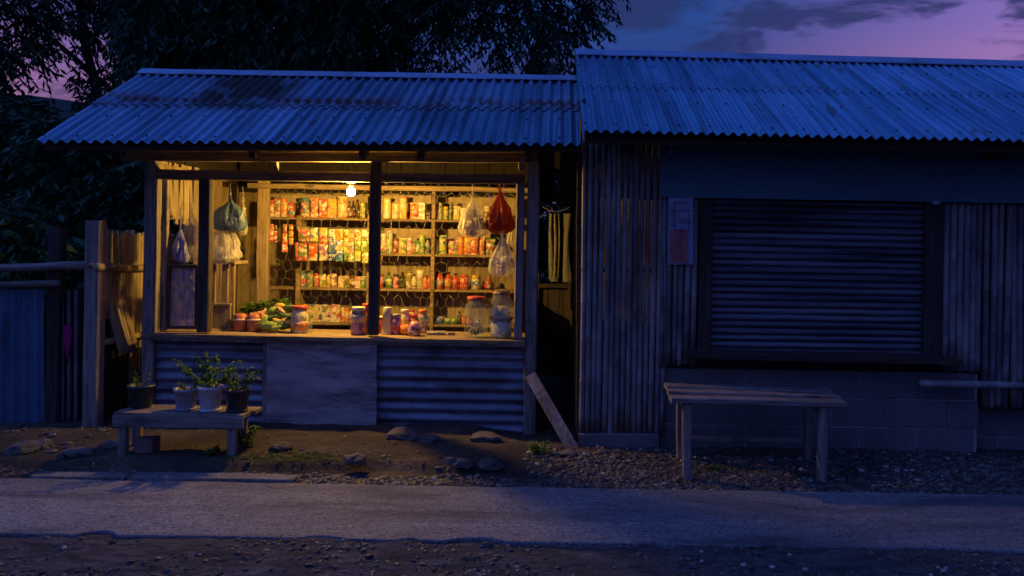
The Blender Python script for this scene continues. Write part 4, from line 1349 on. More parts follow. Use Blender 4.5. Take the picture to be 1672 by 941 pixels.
def leaf_quads(mb, base_, d_, ln, wd, droop=.3):
    base_, d_ = Vector(base_), Vector(d_).normalized()
    sd_ = d_.cross(Vector((0, 0, 1)))
    sd_ = sd_.normalized() if sd_.length > .05 else Vector((1, 0, 0))
    m_2 = base_ + d_ * ln * .45
    tip = base_ + d_ * ln + Vector((0, 0, -ln * droop))
    mb.add([base_, m_2 + sd_ * wd / 2, tip, m_2 - sd_ * wd / 2], [(0, 1, 2, 3)])
def potted(px, py_t, py_b, wpx, col_mat, Y, label, stems, hgt, spread, leafn, leafl, ring=True, seedy=0):
    base_ = P(px, py_b, Y); base_.z = TZ + .001
    r_ = wpx / 2 * Y / F; h_ = (py_b - py_t) * Y / F
    t_ = thing('potted_plant', base_, label, 'potted plant', 'pots on the low table')
    mb = MB()
    lathe(mb, [(r_ * .74, 0), (r_ * .78, .006), (r_ * .95, h_ * .86), (r_ * 1.04, h_ * .87), (r_ * 1.05, h_), (r_ * .95, h_), (r_ * .93, h_ * .88)], base_, 24)
    mb.build('pot', col_mat, t_, True)
    if ring:
        mb = MB(); lathe(mb, [(r_ * .80, 0), (r_ * .86, .001), (r_ * .88, .012), (r_ * .80, .012)], base_, 24); mb.build('saucer', col_mat, t_, True)
    mb = MB(); lathe(mb, [(r_ * .93, h_ * .85), (r_ * .6, h_ * .9), (.003, h_ * .91)], base_, 14); mb.build('soil', DIRT, t_)
    ml, ms = MB(), MB()
    for i in range(stems):
        a_ = rng.uniform(0, 6.28)
        d_ = Vector((math.cos(a_) * spread, math.sin(a_) * spread * .7, 1)).normalized()
        s0_ = base_ + Vector((math.cos(a_) * r_ * .35, math.sin(a_) * r_ * .35, h_ * .88))
        hh = hgt * rng.uniform(.55, 1.0)
        pts = [s0_ + d_ * hh * k / 5 + Vector((math.cos(a_) * spread * .25 * hh * (k / 5) ** 2, 0, 0)) for k in range(6)]
        tube(ms, pts, [.004, .0038, .0033, .003, .0025, .002], 5)
        for k in range(leafn):
            t = .25 + .75 * k / leafn
            q = pts[0].lerp(pts[-1], t) if t < .5 else pts[min(5, int(t * 5))].lerp(pts[min(5, int(t * 5) + 1)], (t * 5) % 1)
            for _ in range(3):
                b_ = rng.uniform(0, 6.28)
                leaf_quads(ml, q, (math.cos(b_), math.sin(b_), rng.uniform(-.1, .7)), leafl * rng.uniform(.6, 1.1), leafl * .34, rng.uniform(.1, .7))
    ms.build('stems', LEAFP, t_); ml.build('leaves', LEAFP, t_)
POTD = plain('dark_green_pot', (.010, .030, .036), (.018, .045, .05), 6, .45, 0, .05)
POTG = plain('grey_pot', (.26, .28, .33), (.36, .38, .42), 6, .5, 0, .1, dirt=(.12, .12, .13))
POTW = plain('off_white_pot', (.56, .58, .62), (.68, .69, .72), 6, .45, 0, .05, dirt=(.3, .3, .3), dirt_amt=.6)
POTK = plain('black_pot', (.03, .033, .045), (.05, .053, .065), 6, .5, 0, .05)
potted(230, 632, 669, 41, POTD, 5.44, 'dark green pot at the table end by the fence, with one thin sprig', 3, .13, .35, 4, .035, False)
potted(303, 638, 672, 37, POTG, 5.40, 'small grey pot with a short drooping seedling', 4, .10, .8, 3, .05)
potted(343, 635, 675, 39, POTW, 5.38, 'off-white pot with the tallest bushy green plant', 14, .27, .85, 8, .052)
potted(387, 640, 676, 40, POTK, 5.38, 'black pot with a feathery green plant beside the white pot', 10, .19, .75, 7, .045)
def weed(px, py, hpx, n, label, spread=.6, leafl=.05):
    b_ = on(px, py)
    t_ = thing('weed_plant', b_, label, 'plant')
    ml, ms = MB(), MB()
    for i in range(n):
        a_ = rng.uniform(0, 6.28)
        hh = hpx * b_.y / F * rng.uniform(.6, 1.1)
        d_ = Vector((math.cos(a_) * spread, math.sin(a_) * spread, 1)).normalized()
        pts = [b_ + d_ * hh * k / 4 + Vector((0, 0, -.15 * hh * (k / 4) ** 2)) for k in range(5)]
        tube(ms, pts, .0025, 4)
        for k in range(1, 5):
            for _ in range(4):
                c_5 = rng.uniform(0, 6.28)
                leaf_quads(ml, pts[k], (math.cos(c_5), math.sin(c_5), rng.uniform(-.2, .6)), leafl * rng.uniform(.5, 1.1), leafl * .33, .4)
    ms.build('stems', LEAF2, t_); ml.build('leaves', LEAFP, t_)
weed(402, 730, 38, 12, 'leafy weed growing at the right leg of the low table')
weed(350, 742, 18, 8, 'small dark weed under the front edge of the low table', .9)
weed(880, 742, 30, 7, 'dark weed by the footing of the stall corner post', .7)
weed(1170, 768, 12, 6, 'little green weed in the gravel under the bench', .9, .03)
# grass patch
ml = MB()
for _ in range(2600):
    px = rng.gauss(470, 55); py = rng.gauss(746, 5) + abs(px - 470) * .02
    if not (352 < px < 600) or py < 737: continue
    if mnoise.noise(Vector((px * .05, py * .2, 1))) < -.1: continue
    b_ = on(px, py)
    a_ = rng.uniform(0, 6.28)
    leaf_quads(ml, b_, (math.cos(a_) * .8, math.sin(a_) * .8, rng.uniform(.4, 1.2)), rng.uniform(.012, .034), .006, .3)
for _ in range(700):
    px = rng.uniform(0, 330); py = rng.uniform(738, 775)
    if mnoise.noise(Vector((px * .03, py * .1, 8))) < .1: continue
    b_ = on(px, py); a_ = rng.uniform(0, 6.28)
    leaf_quads(ml, b_, (math.cos(a_) * .8, math.sin(a_) * .8, rng.uniform(.4, 1.2)), rng.uniform(.015, .035), .006, .3)
tag(ml.build('grass', GRASS), 'short mossy grass patch on the lit dirt bank', 'grass', kind='stuff')
# twigs and dead leaves
ml = MB()
for _ in range(240):
    px, py = (rng.uniform(0, 900), rng.uniform(735, 792)) if rng.random() < .6 else (rng.uniform(0, 1672), rng.choice((rng.gauss(806, 6), rng.gauss(890, 7), rng.uniform(800, 935))))
    b_ = on(px, py, .004)
    if 4.07 < b_.y < 4.92: b_ = P(px, py, (H - .03) / (H - P(px, py, 5).z) * 5)
    a_ = rng.uniform(0, 6.28)
    leaf_quads(ml, b_, (math.cos(a_), math.sin(a_), rng.uniform(0, .35)), rng.uniform(.012, .035), rng.uniform(.005, .014), -.1)
LITTER = leaf_mat('dry_leaf', (.05, .035, .02), (.26, .19, .11), .1, .7)
tag(ml.build('leaf_litter', LITTER), 'dry leaves and scraps scattered on the dirt and road edges', 'leaf litter', kind='stuff')

# ------------------------------------------------------------------ fence on the left
fn = thing('yard_fence', (-3.6, 6.05, 0), 'patched yard fence of blue zinc, boards, heavy posts and round rails', 'fence')
mb = MB(); corr(mb, P(-420, 712, 6.05), P(70, 720, 6.05), P(-420, 464, 6.05), P(70, 473, 6.05), .085, .012, (0, -1, 0), 5, ends=.01)
mb.build('zinc_sheets', SHEETB, fn, True)
mb = MB(); vpost(mb, 74, 96, 372, 727, 6.06, .09); mb.build('post', W_DARKV, fn)
mb = MB(); vpost(mb, 135, 161, 360, 724, 5.96, .10); mb.build('post', W_POST, fn)
mb = MB(); boards(mb, lambda t: (t, 6.16, 0), 4, X(96, 6.16), X(137, 6.16), .0, Z(110, 470, 6.16), (0, 1, 0), gap=.012); mb.build('boards', W_DARKV, fn)
mb = MB()
for px in (101, 112, 124): pole(mb, P(px, 722, 6.12), P(px + 1, 474, 6.12), .016, 7)
mb.build('cane_uprights', BAMBOO, fn, True)
def log(mb, pts, r_): return tube(mb, pts, [r_ * rng.uniform(.93, 1.07) for _ in pts], 10)
mb = MB(); log(mb, [P(-420, 443, 6.0), P(-150, 440, 6.0), P(0, 438, 6.0), P(60, 436.5, 6.0), P(110, 434, 6.0), P(158, 433.5, 5.98)], .031); mb.build('top_rail', W_GREY, fn, True)
mb = MB(); log(mb, [P(-420, 466, 6.0), P(0, 465.5, 6.0), P(50, 464, 6.0), P(98, 463, 6.0)], .026); mb.build('lower_rail', W_GREY, fn, True)
XS = -3.24
mb = MB(); log(mb, [(XS + .05, 5.92, Z(158, 436, 5.95)), (XS + .05, 6.2, Z(158, 436, 5.95) - .01), (XS + .04, 6.5, Z(158, 436, 5.95) - .03), (XS + .02, 7.3, Z(158, 436, 5.95) - .03)], .030); mb.build('side_rail', W_BOARD, fn, True)
mb = MB(); log(mb, [(XS + .05, 6.04, .69), (XS + .05, 6.4, .68), (XS + .03, 7.2, .68)], .024); mb.build('side_rail', W_BOARD, fn, True)
mb = MB()
y = 6.06
while y < 7.4:
    pole(mb, (XS, y, .85 if y < 6.5 else .1), (XS, y + .004, 1.50 + rng.uniform(-.025, .02)), .017, 7); y += .036
mb.build('side_canes', BAMBOO_T, fn, True)
mb = MB(); boards(mb, lambda t: (XS - .03, t, 0), 9, 6.06, 7.3, .0, .80, (-1, 0, 0)); mb.build('side_boards', W_DARKV, fn)
lb = thing('loose_cane_panel', P(198, 575, 6.1), 'tilted tan panel of split cane hanging loose on the side fence', 'panel')
mb = MB()
T0, T1 = P(166, 456, 6.20), P(190, 452, 6.42)
U0, U1 = P(198, 578, 6.16), P(224, 574, 6.38)
for i in range(7):
    t = i / 6
    pole(mb, U0.lerp(U1, t), T0.lerp(T1, t), .0175, 7)
mb.build('split_canes', BAMBOO_T, lb, True)
mb = MB(); bar(mb, T0.lerp(U0, .12) + Vector((.02, -.02, 0)), T1.lerp(U1, .12) + Vector((.02, -.02, 0)), .012, .03); mb.build('batten', W_BOARD, lb)
# pink cloth
mb = MB(); g = 10; vv = []
for j in range(g + 1):
    t = j / g
    for i in range(9):
        s_ = i / 8 - .5
        wd = 11 + 3 * math.sin(t * 5) - 3 * t
        q = P(112 + s_ * wd + 2 * math.sin(t * 3), 530 + (54 + 9 * math.sin(s_ * 9 + 1)) * t + 5 * abs(s_) * (1 - t), 6.05)
        q.y += .020 * math.sin(s_ * 19 + t * 3) - .012
        vv.append(q)
mb.add(vv, [(j * 9 + i, j * 9 + i + 1, j * 9 + i + 10, j * 9 + i + 9) for j in range(g) for i in range(8)])
mb.solo('pink_cloth', CLOTH_P, 'small magenta cloth hung on the dark boards between two fence posts', 'cloth', smooth=True)

# ------------------------------------------------------------------ goods
ORD = ['first', 'second', 'third', 'fourth', 'fifth', 'sixth', 'seventh', 'eighth', 'ninth', 'tenth', 'eleventh', 'twelfth', 'thirteenth', 'fourteenth', 'fifteenth', 'sixteenth']
def g_tin(t_, b, r_, h_, mat, c2):
    mb = MB(); lathe(mb, [(r_ * .95, 0), (r_, .004), (r_, h_ - .004), (r_ * .96, h_)], b, 16); mb.build('can_body', mat, t_, True)
    mb = MB(); lathe(mb, [(r_ * 1.03, h_ - .009), (r_ * 1.03, h_ + .003), (r_ * .9, h_ + .004)], b, 16); mb.build('lid', solid(c2), t_, True)
def g_bottle(t_, b, r_, h_, mat, c2, c3='black'):
    mb = MB(); lathe(mb, [(r_ * .9, 0), (r_, .006), (r_, h_ * .6), (r_ * .86, h_ * .68), (r_ * .42, h_ * .8), (r_ * .38, h_ * .9)], b, 14); mb.build('bottle_body', solid(c2, .2), t_, True)
    mb = MB(); lathe(mb, [(r_ * 1.03, h_ * .12), (r_ * 1.03, h_ * .56), (r_ * 1.0, h_ * .57)], b, 14); mb.build('label_band', mat, t_, True)
    mb = MB(); lathe(mb, [(r_ * .45, h_ * .87), (r_ * .47, h_ * .99), (r_ * .4, h_)], b, 10); mb.build('cap', solid(c3), t_, True)
def g_jar(t_, b, r_, h_, mat, c2):
    mb = MB(); lathe(mb, [(r_ * .92, 0), (r_, .006), (r_, h_ * .74), (r_ * .8, h_ * .84)], b, 16); mb.build('jar_body', mat, t_, True)
    mb = MB(); lathe(mb, [(r_ * .86, h_ * .82), (r_ * .90, h_ * .84), (r_ * .90, h_ * .98), (r_ * .84, h_)], b, 16); mb.build('lid', solid(c2), t_, True)
def g_pouch(t_, b, r_, h_, mat, c2):
    mb = MB(); nx_, nz_ = 8, 10; vv = []
    for sgn in (-1, 1):
        for j in range(nz_ + 1):
            for i in range(nx_ + 1):
                u_, w_ = i / nx_ * 2 - 1, j / nz_
                th = r_ * .62 * (1 - u_ * u_) ** .5 * max(0, math.sin(math.pi * min(1, w_ * .9 + .12))) ** .6
                vv.append((b[0] + u_ * r_ * (1 - .05 * math.sin(math.pi * w_)), b[1] + sgn * th + .002 * rng.uniform(-1, 1), b[2] + h_ * w_))
    m_ = (nx_ + 1) * (nz_ + 1)
    fs2 = []
    for j in range(nz_):
        for i in range(nx_):
            a_ = j * (nx_ + 1) + i
            fs2 += [(a_, a_ + 1, a_ + nx_ + 2, a_ + nx_ + 1), (m_ + a_ + nx_ + 1, m_ + a_ + nx_ + 2, m_ + a_ + 1, m_ + a_)]
    mb.add(vv, fs2); mb.build('pouch_body', mat, t_, True)
    mb = MB(); box(mb, b[0] - r_ * .98, b[0] + r_ * .98, b[1] - .002, b[1] + .002, b[2] + h_ * .96, b[2] + h_ * 1.04); mb.build('crimped_seal', solid(c2), t_)
def g_box(t_, b, r_, h_, mat, c2):
    mb = MB(); bar(mb, (b[0], b[1], b[2]), (b[0], b[1], b[2] + h_), r_ * 2, r_ * 1.3, up=(0, -1, 0), seg=1, jit=.0008, ch=.03); mb.build('carton', mat, t_)
    mb = MB(); box(mb, b[0] - r_ * .9, b[0] + r_ * .9, b[1] - r_ * .6, b[1] + r_ * .6, b[2] + h_ - .001, b[2] + h_ + .003); mb.build('carton_flap', solid(c2), t_)
KIND = dict(tin=(g_tin, 'tin'), bottle=(g_bottle, 'bottle'), jar=(g_jar, 'jar'), pouch=(g_pouch, 'pouch'), box=(g_box, 'carton'))
NOUN = dict(tin='tin', bottle='bottle', jar='jar', pouch='packet', box='carton')
def put(kind, px, w_, h_, cols, row, bay, k, Y=None):
    Y = Y or SY + .07 + rng.uniform(-.012, .015)
    b = P(px, row_y(row, px), SY)
    x = b.x * Y / SY
    b = Vector((x, Y, b.z + .001))
    c1, c2, c3 = cols
    rname = {1: 'top', 2: 'second', 3: 'third', 4: 'lowest'}[row]
    lab = f"{c1} {NOUN[kind]} with {c2} print, {ORD[k]} on {rname} shelf, {bay}"
    t_ = thing(f"{ {'tin':'food_tin','bottle':'sauce_bottle','jar':'food_jar','pouch':'snack_packet','box':'food_carton'}[kind] }", b, lab, NOUN[kind], f"goods on the {rname} shelf")
    KIND[kind][0](t_, b, w_ * .55 * Y / F, h_ * 1.06 * Y / F, pack(c1, c2, c3), c3)
BAYS = {'narrow left bay': 0, 'bay below the bulb': 1, 'bay beside the post': 2, 'right end bay': 3}
rows_ = [
 (1, 'narrow left bay', [('jar', 443, 10, 26, 'cream orange red'), ('pouch', 453, 10, 30, 'white red green'), ('jar', 463, 11, 28, 'cream red orange'), ('jar', 475, 11, 22, 'teal cream red')]),
 (1, 'bay below the bulb', [('jar', 498, 13, 30, 'red cream teal'), ('pouch', 513, 12, 29, 'red white orange'), ('pouch', 527, 13, 27, 'orange white red'), ('box', 543, 13, 28, 'red cream yellow'), ('tin', 559, 15, 32, 'orange yellow cream'), ('bottle', 570, 7, 26, 'white red brown'), ('bottle', 576.5, 5, 27, 'brown red black'), ('bottle', 583, 7, 29, 'black white brown'), ('tin', 592, 8, 25, 'yellow green olive')]),
 (1, 'bay beside the post', [('tin', 632, 11.5, 31, 'cream white yellow'), ('tin', 646, 12, 24, 'cream yellow tan'), ('tin', 658.5, 12, 33, 'cream yellow orange'), ('pouch', 677, 14, 24, 'red cream orange'), ('box', 689, 9, 25, 'white red green'), ('jar', 699, 8, 10, 'black brown grey')]),
 (1, 'right end bay', [('jar', 716, 12, 26, 'green cream white'), ('jar', 728, 8, 20, 'green lime yellow'), ('tin', 736, 6, 26, 'black green olive'), ('pouch', 746, 11, 20, 'lime yellow cream'), ('pouch', 756, 9, 18, 'yellow lime white'), ('jar', 796, 12, 22, 'brown tan cream')]),
 (2, 'bay beside the post', [('jar', 626, 9, 30, 'teal red cream'), ('tin', 636, 9, 34, 'teal lime cream'), ('jar', 646, 9, 24, 'red pink brown'), ('pouch', 657, 12, 23, 'green pink yellow'), ('jar', 669, 9, 24, 'red pink white'), ('jar', 676, 6, 20, 'pink red green'), ('bottle', 682, 7, 24, 'white red green'), ('tin', 689, 9, 28, 'green cream lime'), ('bottle', 698, 8, 25, 'olive black grey')]),
 (2, 'right end bay', [('bottle', 713, 7, 26, 'yellow red cream'), ('pouch', 722, 13, 28, 'blue yellow lime'), ('box', 737, 8, 20, 'lime cream red'), ('box', 744, 8, 22, 'yellow olive purple'), ('tin', 753, 9, 27, 'red orange orange'), ('pouch', 764, 13, 32, 'orange red yellow'), ('pouch', 775, 12, 31, 'red cream orange'), ('pouch', 786, 10, 28, 'orange red cream'), ('pouch', 801, 14, 24, 'red white green')]),
 (3, 'bay below the bulb', [('jar', 494, 11, 25, 'red white teal'), ('jar', 506, 10, 25, 'lime pink green'), ('jar', 516.5, 8, 21, 'cream lime red'), ('pouch', 526.5, 10, 20, 'yellow cream green'), ('bottle', 536, 7, 22, 'pink cream yellow'), ('pouch', 544, 10, 21, 'yellow cream purple'), ('box', 557, 8, 17, 'cream red yellow'), ('pouch', 566, 8, 19, 'yellow lime brown'), ('bottle', 575, 9, 23, 'yellow white brown'), ('box', 584, 8, 17, 'cream red orange'), ('tin', 593, 9, 17, 'green lime cream')]),
 (3, 'bay beside the post', [('jar', 623, 6, 22, 'red pink brown'), ('bottle', 635, 10, 24, 'lime cream green'), ('jar', 647, 10, 22, 'pink red black'), ('bottle', 657, 9, 25, 'olive yellow black'), ('tin', 667, 9, 26, 'yellow cream olive'), ('bottle', 676, 8, 22, 'orange white cream'), ('pouch', 685, 10, 29, 'cream lime tan'), ('jar', 694, 7, 18, 'red pink orange'), ('jar', 701, 6, 19, 'pink cream red')]),
 (3, 'right end bay', [('bottle', 717, 13, 28, 'cream red red'), ('bottle', 732, 11, 27, 'orange yellow red'), ('bottle', 744, 11, 25, 'red cream red'), ('jar', 758, 14, 23, 'orange red red'), ('jar', 777, 14, 22, 'blue cream yellow')]),
 (4, 'bay below the bulb', [('box', 500, 8, 26, 'yellow red cream'), ('box', 509.5, 8, 26, 'yellow white teal'), ('box', 517, 6, 26, 'cream pink yellow'), ('box', 523.5, 6, 26, 'white cream black'), ('box', 531, 8, 26, 'cream olive white'), ('box', 538, 6, 25, 'cream black pink'), ('box', 545, 7, 26, 'cream red white'), ('box', 552, 6, 26, 'white red yellow'), ('jar', 559, 6, 22, 'red yellow cream'), ('jar', 566, 7, 21, 'cream red orange'), ('bottle', 573, 7, 22, 'grey white yellow'), ('bottle', 580, 7, 22, 'white cream yellow')]),
 (4, 'bay beside the post', [('jar', 672, 9, 21, 'red cream red'), ('tin', 690, 9, 20, 'yellow green cream'), ('jar', 699, 9, 14, 'black green grey'), ('jar', 629, 8, 22, 'pink red red')]),
 (4, 'right end bay', [('pouch', 716, 15, 11, 'grey red blue'), ('pouch', 731, 11, 9, 'green lime teal'), ('pouch', 741, 10, 8, 'green cream lime'), ('bottle', 750, 6, 20, 'black brown black'), ('jar', 757, 6, 12, 'red cream orange'), ('jar', 765, 6, 12, 'orange pink red')]),
]
for row, bay, items in rows_:
    items = sorted(items, key=lambda q: q[1])
    for k, (kind, px, w_, h_, cols) in enumerate(items):
        put(kind, px, w_, h_, cols.split(), row, bay, k)

# onions in a net on the third shelf's end
b = P(797, row_y(3, 797), SY); b.y = SY + .08
t_ = thing('net_of_onions', b, 'brown net of onions at the right end of the third shelf', 'net bag')
mb = MB(); lathe(mb, [(.02, 0), (.04, .015), (.046, .045), (.035, .08), (.012, .11), (.016, .125)], b, 14, lambda t, z: 1 + .14 * math.sin(5 * t + z * 60)); mb.build('net', pack('brown', 'tan', 'red'), t_, True)

# hanging strips of sachets
cord = MB(); tube(cord, [P(484, 371, 7.42), P(540, 372.5, 7.42), P(601, 373.5, 7.42)], .002, 5)
cord.solo('stretched_string', WIRE, 'thin cord stretched below the top shelf carrying the sachet strips', 'cord')
def strip(px, w_, yt, yb_, seg, cols, label, Y=7.40):
    top = P(px, yt, Y)
    t_ = thing('sachet_strip', P(px, yb_, Y), label, 'sachet strip', 'hanging strips of sachets')
    for s_ in range(seg):
        ya, yc = yt + (yb_ - yt) * s_ / seg, yt + (yb_ - yt) * (s_ + 1) / seg
        c = cols[s_ % len(cols)].split()
        mb = MB(); nx_, nz_ = 6, 6; vv = []
        tw = rng.uniform(-.012, .012)
        for sg in (-1, 1):
            for j in range(nz_ + 1):
                for i in range(nx_ + 1):
                    u_, w2 = i / nx_ * 2 - 1, j / nz_
                    q = P(px + u_ * w_ / 2, ya + (yc - ya) * (.02 + .96 * w2), Y)
                    bul = .012 * (1 - u_ ** 4) * math.sin(math.pi * w2)
                    q.y += sg * bul + tw * u_ + .004 * math.sin(w2 * 9 + px + s_)
                    vv.append(q)
        m_ = 49; fs2 = []
        for j in range(nz_):
            for i in range(nx_):
                a_ = j * 7 + i
                fs2 += [(a_ + 7, a_ + 8, a_ + 1, a_), (m_ + a_, m_ + a_ + 1, m_ + a_ + 8, m_ + a_ + 7)]
        mb.add(vv, fs2)
        mb.build('sachet', pack(*c, rough=.28), t_, True)
strip(443, 8, 366, 396, 3, ['red pink cream'], 'short red sachet strip, leftmost in the narrow left bay')
strip(450, 5, 368, 396, 3, ['red cream brown'], 'thin red and cream sachet strip beside the leftmost short one')
strip(465, 8, 366, 412, 3, ['orange red yellow', 'red cream orange', 'pink white red'], 'long orange and pink sachet strip in the narrow left bay')
strip(475, 8, 366, 400, 3, ['orange yellow red', 'yellow orange lime'], 'orange and yellow sachet strip beside the first shelf upright')
strip(484, 5, 396, 426, 2, ['orange red red'], 'narrow plain orange strip partly behind the large red one')
strip(496, 18, 370, 395, 1, ['red pink green'], 'wide red sachet above, hanging at the left end of the cord')
strip(494, 15, 396, 427, 1, ['red cream green'], 'tall red packet hanging below the wide red sachet')
strip(513, 12, 372, 395, 1, ['yellow green blue'], 'yellow and green sachet in the upper row of the cord')
strip(511, 15, 397, 426, 1, ['orange cream red'], 'orange packet with pale roundels in the lower row on the cord')
strip(528, 13, 372, 426, 2, ['red yellow cream', 'cream red purple'], 'red over cream sachet strip, middle of the cord')
strip(542, 11, 374, 426, 3, ['blue cream grey', 'grey cream blue', 'blue white black'], 'blue sachet strip, left of the two blue ones')
tx = bpy.data.curves.new('printed_letters', 'FONT'); tx.body = 'AW'; tx.size = .040; tx.extrude = .0006; tx.align_x = 'CENTER'
tx.materials.append(solid('white'))
to0 = bpy.data.objects.new('printed_letters', tx); COL.objects.link(to0)
bpy.context.view_layer.update()
me_ = bpy.data.meshes.new_from_object(to0.evaluated_get(bpy.context.evaluated_depsgraph_get()))
bpy.data.objects.remove(to0)
to = bpy.data.objects.new('printed_letters', me_); COL.objects.link(to)
par_ = [o_ for o_ in COL.objects if o_.name.startswith('sachet_strip')][-1]
to.parent = par_; to.location = P(542, 420, 7.378) - OFF[par_]; to.rotation_euler = (R(90), 0, 0)
strip(554, 12, 374, 427, 3, ['yellow cream orange', 'blue orange cream', 'teal cream blue'], 'teal and orange sachet strip, right of the blue one')
strip(565, 8, 375, 428, 4, ['yellow lime red', 'lime yellow cream', 'yellow lime green', 'lime green black'], 'narrow lime and yellow sachet strip right of the teal one')
strip(573, 10, 375, 428, 4, ['cream purple lime', 'cream red lime', 'cream brown pink', 'lime cream green'], 'cream and violet sachet strip with green lowest piece')
strip(584, 10, 375, 427, 3, ['yellow lime red', 'lime cream olive', 'lime green yellow'], 'lime yellow sachet strip, second from the middle post')
strip(596, 11, 375, 430, 3, ['cream lime olive', 'yellow lime green', 'lime cream orange'], 'yellow-green sachet strip directly beside the middle post')

# things on the counter
def cpos(px, Y):
    x = X(px, Y, 545)
    return Vector((x, Y, counter_z(x) + .001))
S = 1 / F
def lj(px, Y, r_px, h_px, name, label, cat, body, lid=None, lidc=None, prof=None, fill=None, group=None, band=None):
    b = cpos(px, Y); r_, h_ = r_px * Y / F, h_px * Y / F
    t_ = thing(name, b, label, cat, group)
    mb = MB(); lathe(mb, [(x * r_, z * h_) for x, z in (prof or [(.9, 0), (1, .05), (1, .72), (.8, .82), (.8, .88)])], b, 22); mb.build('jar_body', body, t_, True)
    if lidc:
        mb = MB(); lathe(mb, [(.86 * r_, .86 * h_), (.90 * r_, .87 * h_), (.90 * r_, .98 * h_), (.84 * r_, h_)], b, 20); mb.build('lid', solid(lidc), t_, True)
    if band:
        mb = MB(); lathe(mb, [(1.02 * r_, band[0] * h_), (1.03 * r_, band[1] * h_), (1.0 * r_, band[1] * h_ + .001)], b, 22); mb.build('label_band', pack(*band[2].split()), t_, True)
    return t_, b, r_, h_
RB = plain('terracotta_plastic', (.34, .10, .05), (.46, .15, .07), 8, .4, 0, .05)
for px, lb_ in ((392.5, 'red-brown lidded tub at the left end of the counter, beside the cupboard'), (414.5, 'red-brown tub heaped with ginger, second on the counter')):
    t_, b, r_, h_ = lj(px, 6.36, 11.5, 30, 'storage_tub', lb_, 'tub', RB, prof=[(.85, 0), (.92, .04), (1.0, .62), (1.0, .66), (.93, .68), (.98, .82), (.6, .95), (.1, .96)], group='red-brown tubs on the counter')
    mb = MB(); lathe(mb, [(1.04 * r_, .60 * h_), (1.07 * r_, .61 * h_), (1.07 * r_, .67 * h_), (1.0 * r_, .68 * h_)], b, 22); mb.build('rim', solid('cream'), t_, True)
# vegetables
VG = plain('gourd_skin', (.16, .26, .03), (.34, .44, .06), 30, .5, 0, .6, 60)
VGD = plain('dark_gourd_skin', (.04, .10, .02), (.09, .17, .03), 30, .45, 0, .4, 60)
YL = plain('ripe_yellow_skin', (.50, .34, .04), (.62, .45, .08), 20, .5, 0, .1)
ORG = plain('ginger_skin', (.55, .27, .10), (.66, .38, .18), 20, .7, 0, .4, 40)
def veg(px, py, Y, a_, ln, r_, mat, name, label, cat, bend=.2):
    c = P(px, py, Y)
    d_ = Vector((math.cos(a_), rng.uniform(-.25, .25), math.sin(a_)))
    n_2 = 10; pts, rad = [], []
    for i in range(n_2 + 1):
        t = i / n_2
        pts.append(c + d_ * (t - .5) * ln + Vector((0, 0, bend * ln * (4 * (t - .5) ** 2 - .5))))
        rad.append(max(.003, r_ * math.sin(math.pi * min(.97, max(.04, t))) ** .55 * (1 + .08 * math.sin(t * 40))))
    mb = MB(); tube(mb, pts, rad, 12)
    mb.solo(name, mat, label, cat, 'vegetables heaped on the counter', smooth=True)
veg(438, 532, 6.28, .15, .13, .036, VG, 'bitter_gourd', 'big bright green knobbly gourd lowest in the counter heap', 'gourd', .05)
veg(448, 534, 6.26, .0, .10, .022, VG, 'bitter_gourd', 'small bright green gourd on the counter right of the big one', 'gourd', .25)
veg(428, 527, 6.33, .9, .11, .027, VG, 'bitter_gourd', 'upright green gourd leaning behind the big one', 'gourd')
veg(455, 522, 6.34, -.1, .13, .022, YL, 'ripe_banana', 'yellow banana across the middle of the vegetable heap', 'banana', .3)
veg(440, 518, 6.36, .1, .12, .024, VGD, 'cucumber', 'dark cucumber over the gourds in the heap', 'cucumber')
veg(468, 514, 6.38, -.15, .14, .026, VGD, 'cucumber', 'dark cucumber at the right of the vegetable heap', 'cucumber')
veg(462, 530, 6.33, .05, .15, .035, VGD, 'cucumber', 'thick dark gourd in the shade beside the square jar', 'cucumber', .1)
veg(470, 524, 6.32, .0, .09, .018, YL, 'ripe_banana', 'second banana, right of the first in the heap', 'banana', .3)
veg(445, 507, 6.40, .5, .10, .028, VG, 'green_mango', 'green mango on top of the heap', 'mango', .05)
veg(456, 500, 6.42, .2, .09, .026, YL, 'yellow_mango', 'yellow fruit topmost on the vegetable heap', 'fruit', .05)
veg(459, 507, 6.38, -.6, .08, .018, ORG, 'carrot', 'orange carrot stub between the mango and cucumber', 'carrot', .1)
veg(425, 510, 6.40, .3, .09, .02, ORG, 'ginger_root', 'knobbly orange ginger over the tubs', 'ginger', .3)
veg(433, 515, 6.37, -.4, .08, .016, ORG, 'ginger_root', 'small ginger piece beside the upright gourd', 'ginger', .3)
veg(416, 512, 6.37, .2, .07, .016, ORG, 'ginger_root', 'ginger piece lying on the second tub', 'ginger', .3)
veg(482, 520, 6.38, .3, .10, .022, VGD, 'cucumber', 'short dark cucumber squeezed against the red-lidded jar', 'cucumber')
veg(436, 523, 6.36, -.5, .10, .024, YL, 'ripe_banana', 'blotched yellow banana tucked under the dark cucumber', 'banana', .3)
veg(470, 503, 6.42, .4, .09, .026, VGD, 'green_mango', 'dark green mango topmost at the right of the heap', 'mango', .05)
def greens(px, py, Y, w_, h_, n, label):
    c = P(px, py, Y); c.z -= h_ * Y / F * .5
    ml = MB()
    for _ in range(n):
        a_ = rng.uniform(0, 6.28)
        b = c + Vector((math.cos(a_) * w_ * Y / F * .35 * rng.random(), math.sin(a_) * .04, rng.random() * h_ * Y / F * .6))
        leaf_quads(ml, b, (math.cos(a_), math.sin(a_), rng.uniform(.1, 1.6)), rng.uniform(.025, .055), .022, .3)
    ml.solo('leafy_greens', LEAFP, label, 'greens', 'vegetables heaped on the counter')
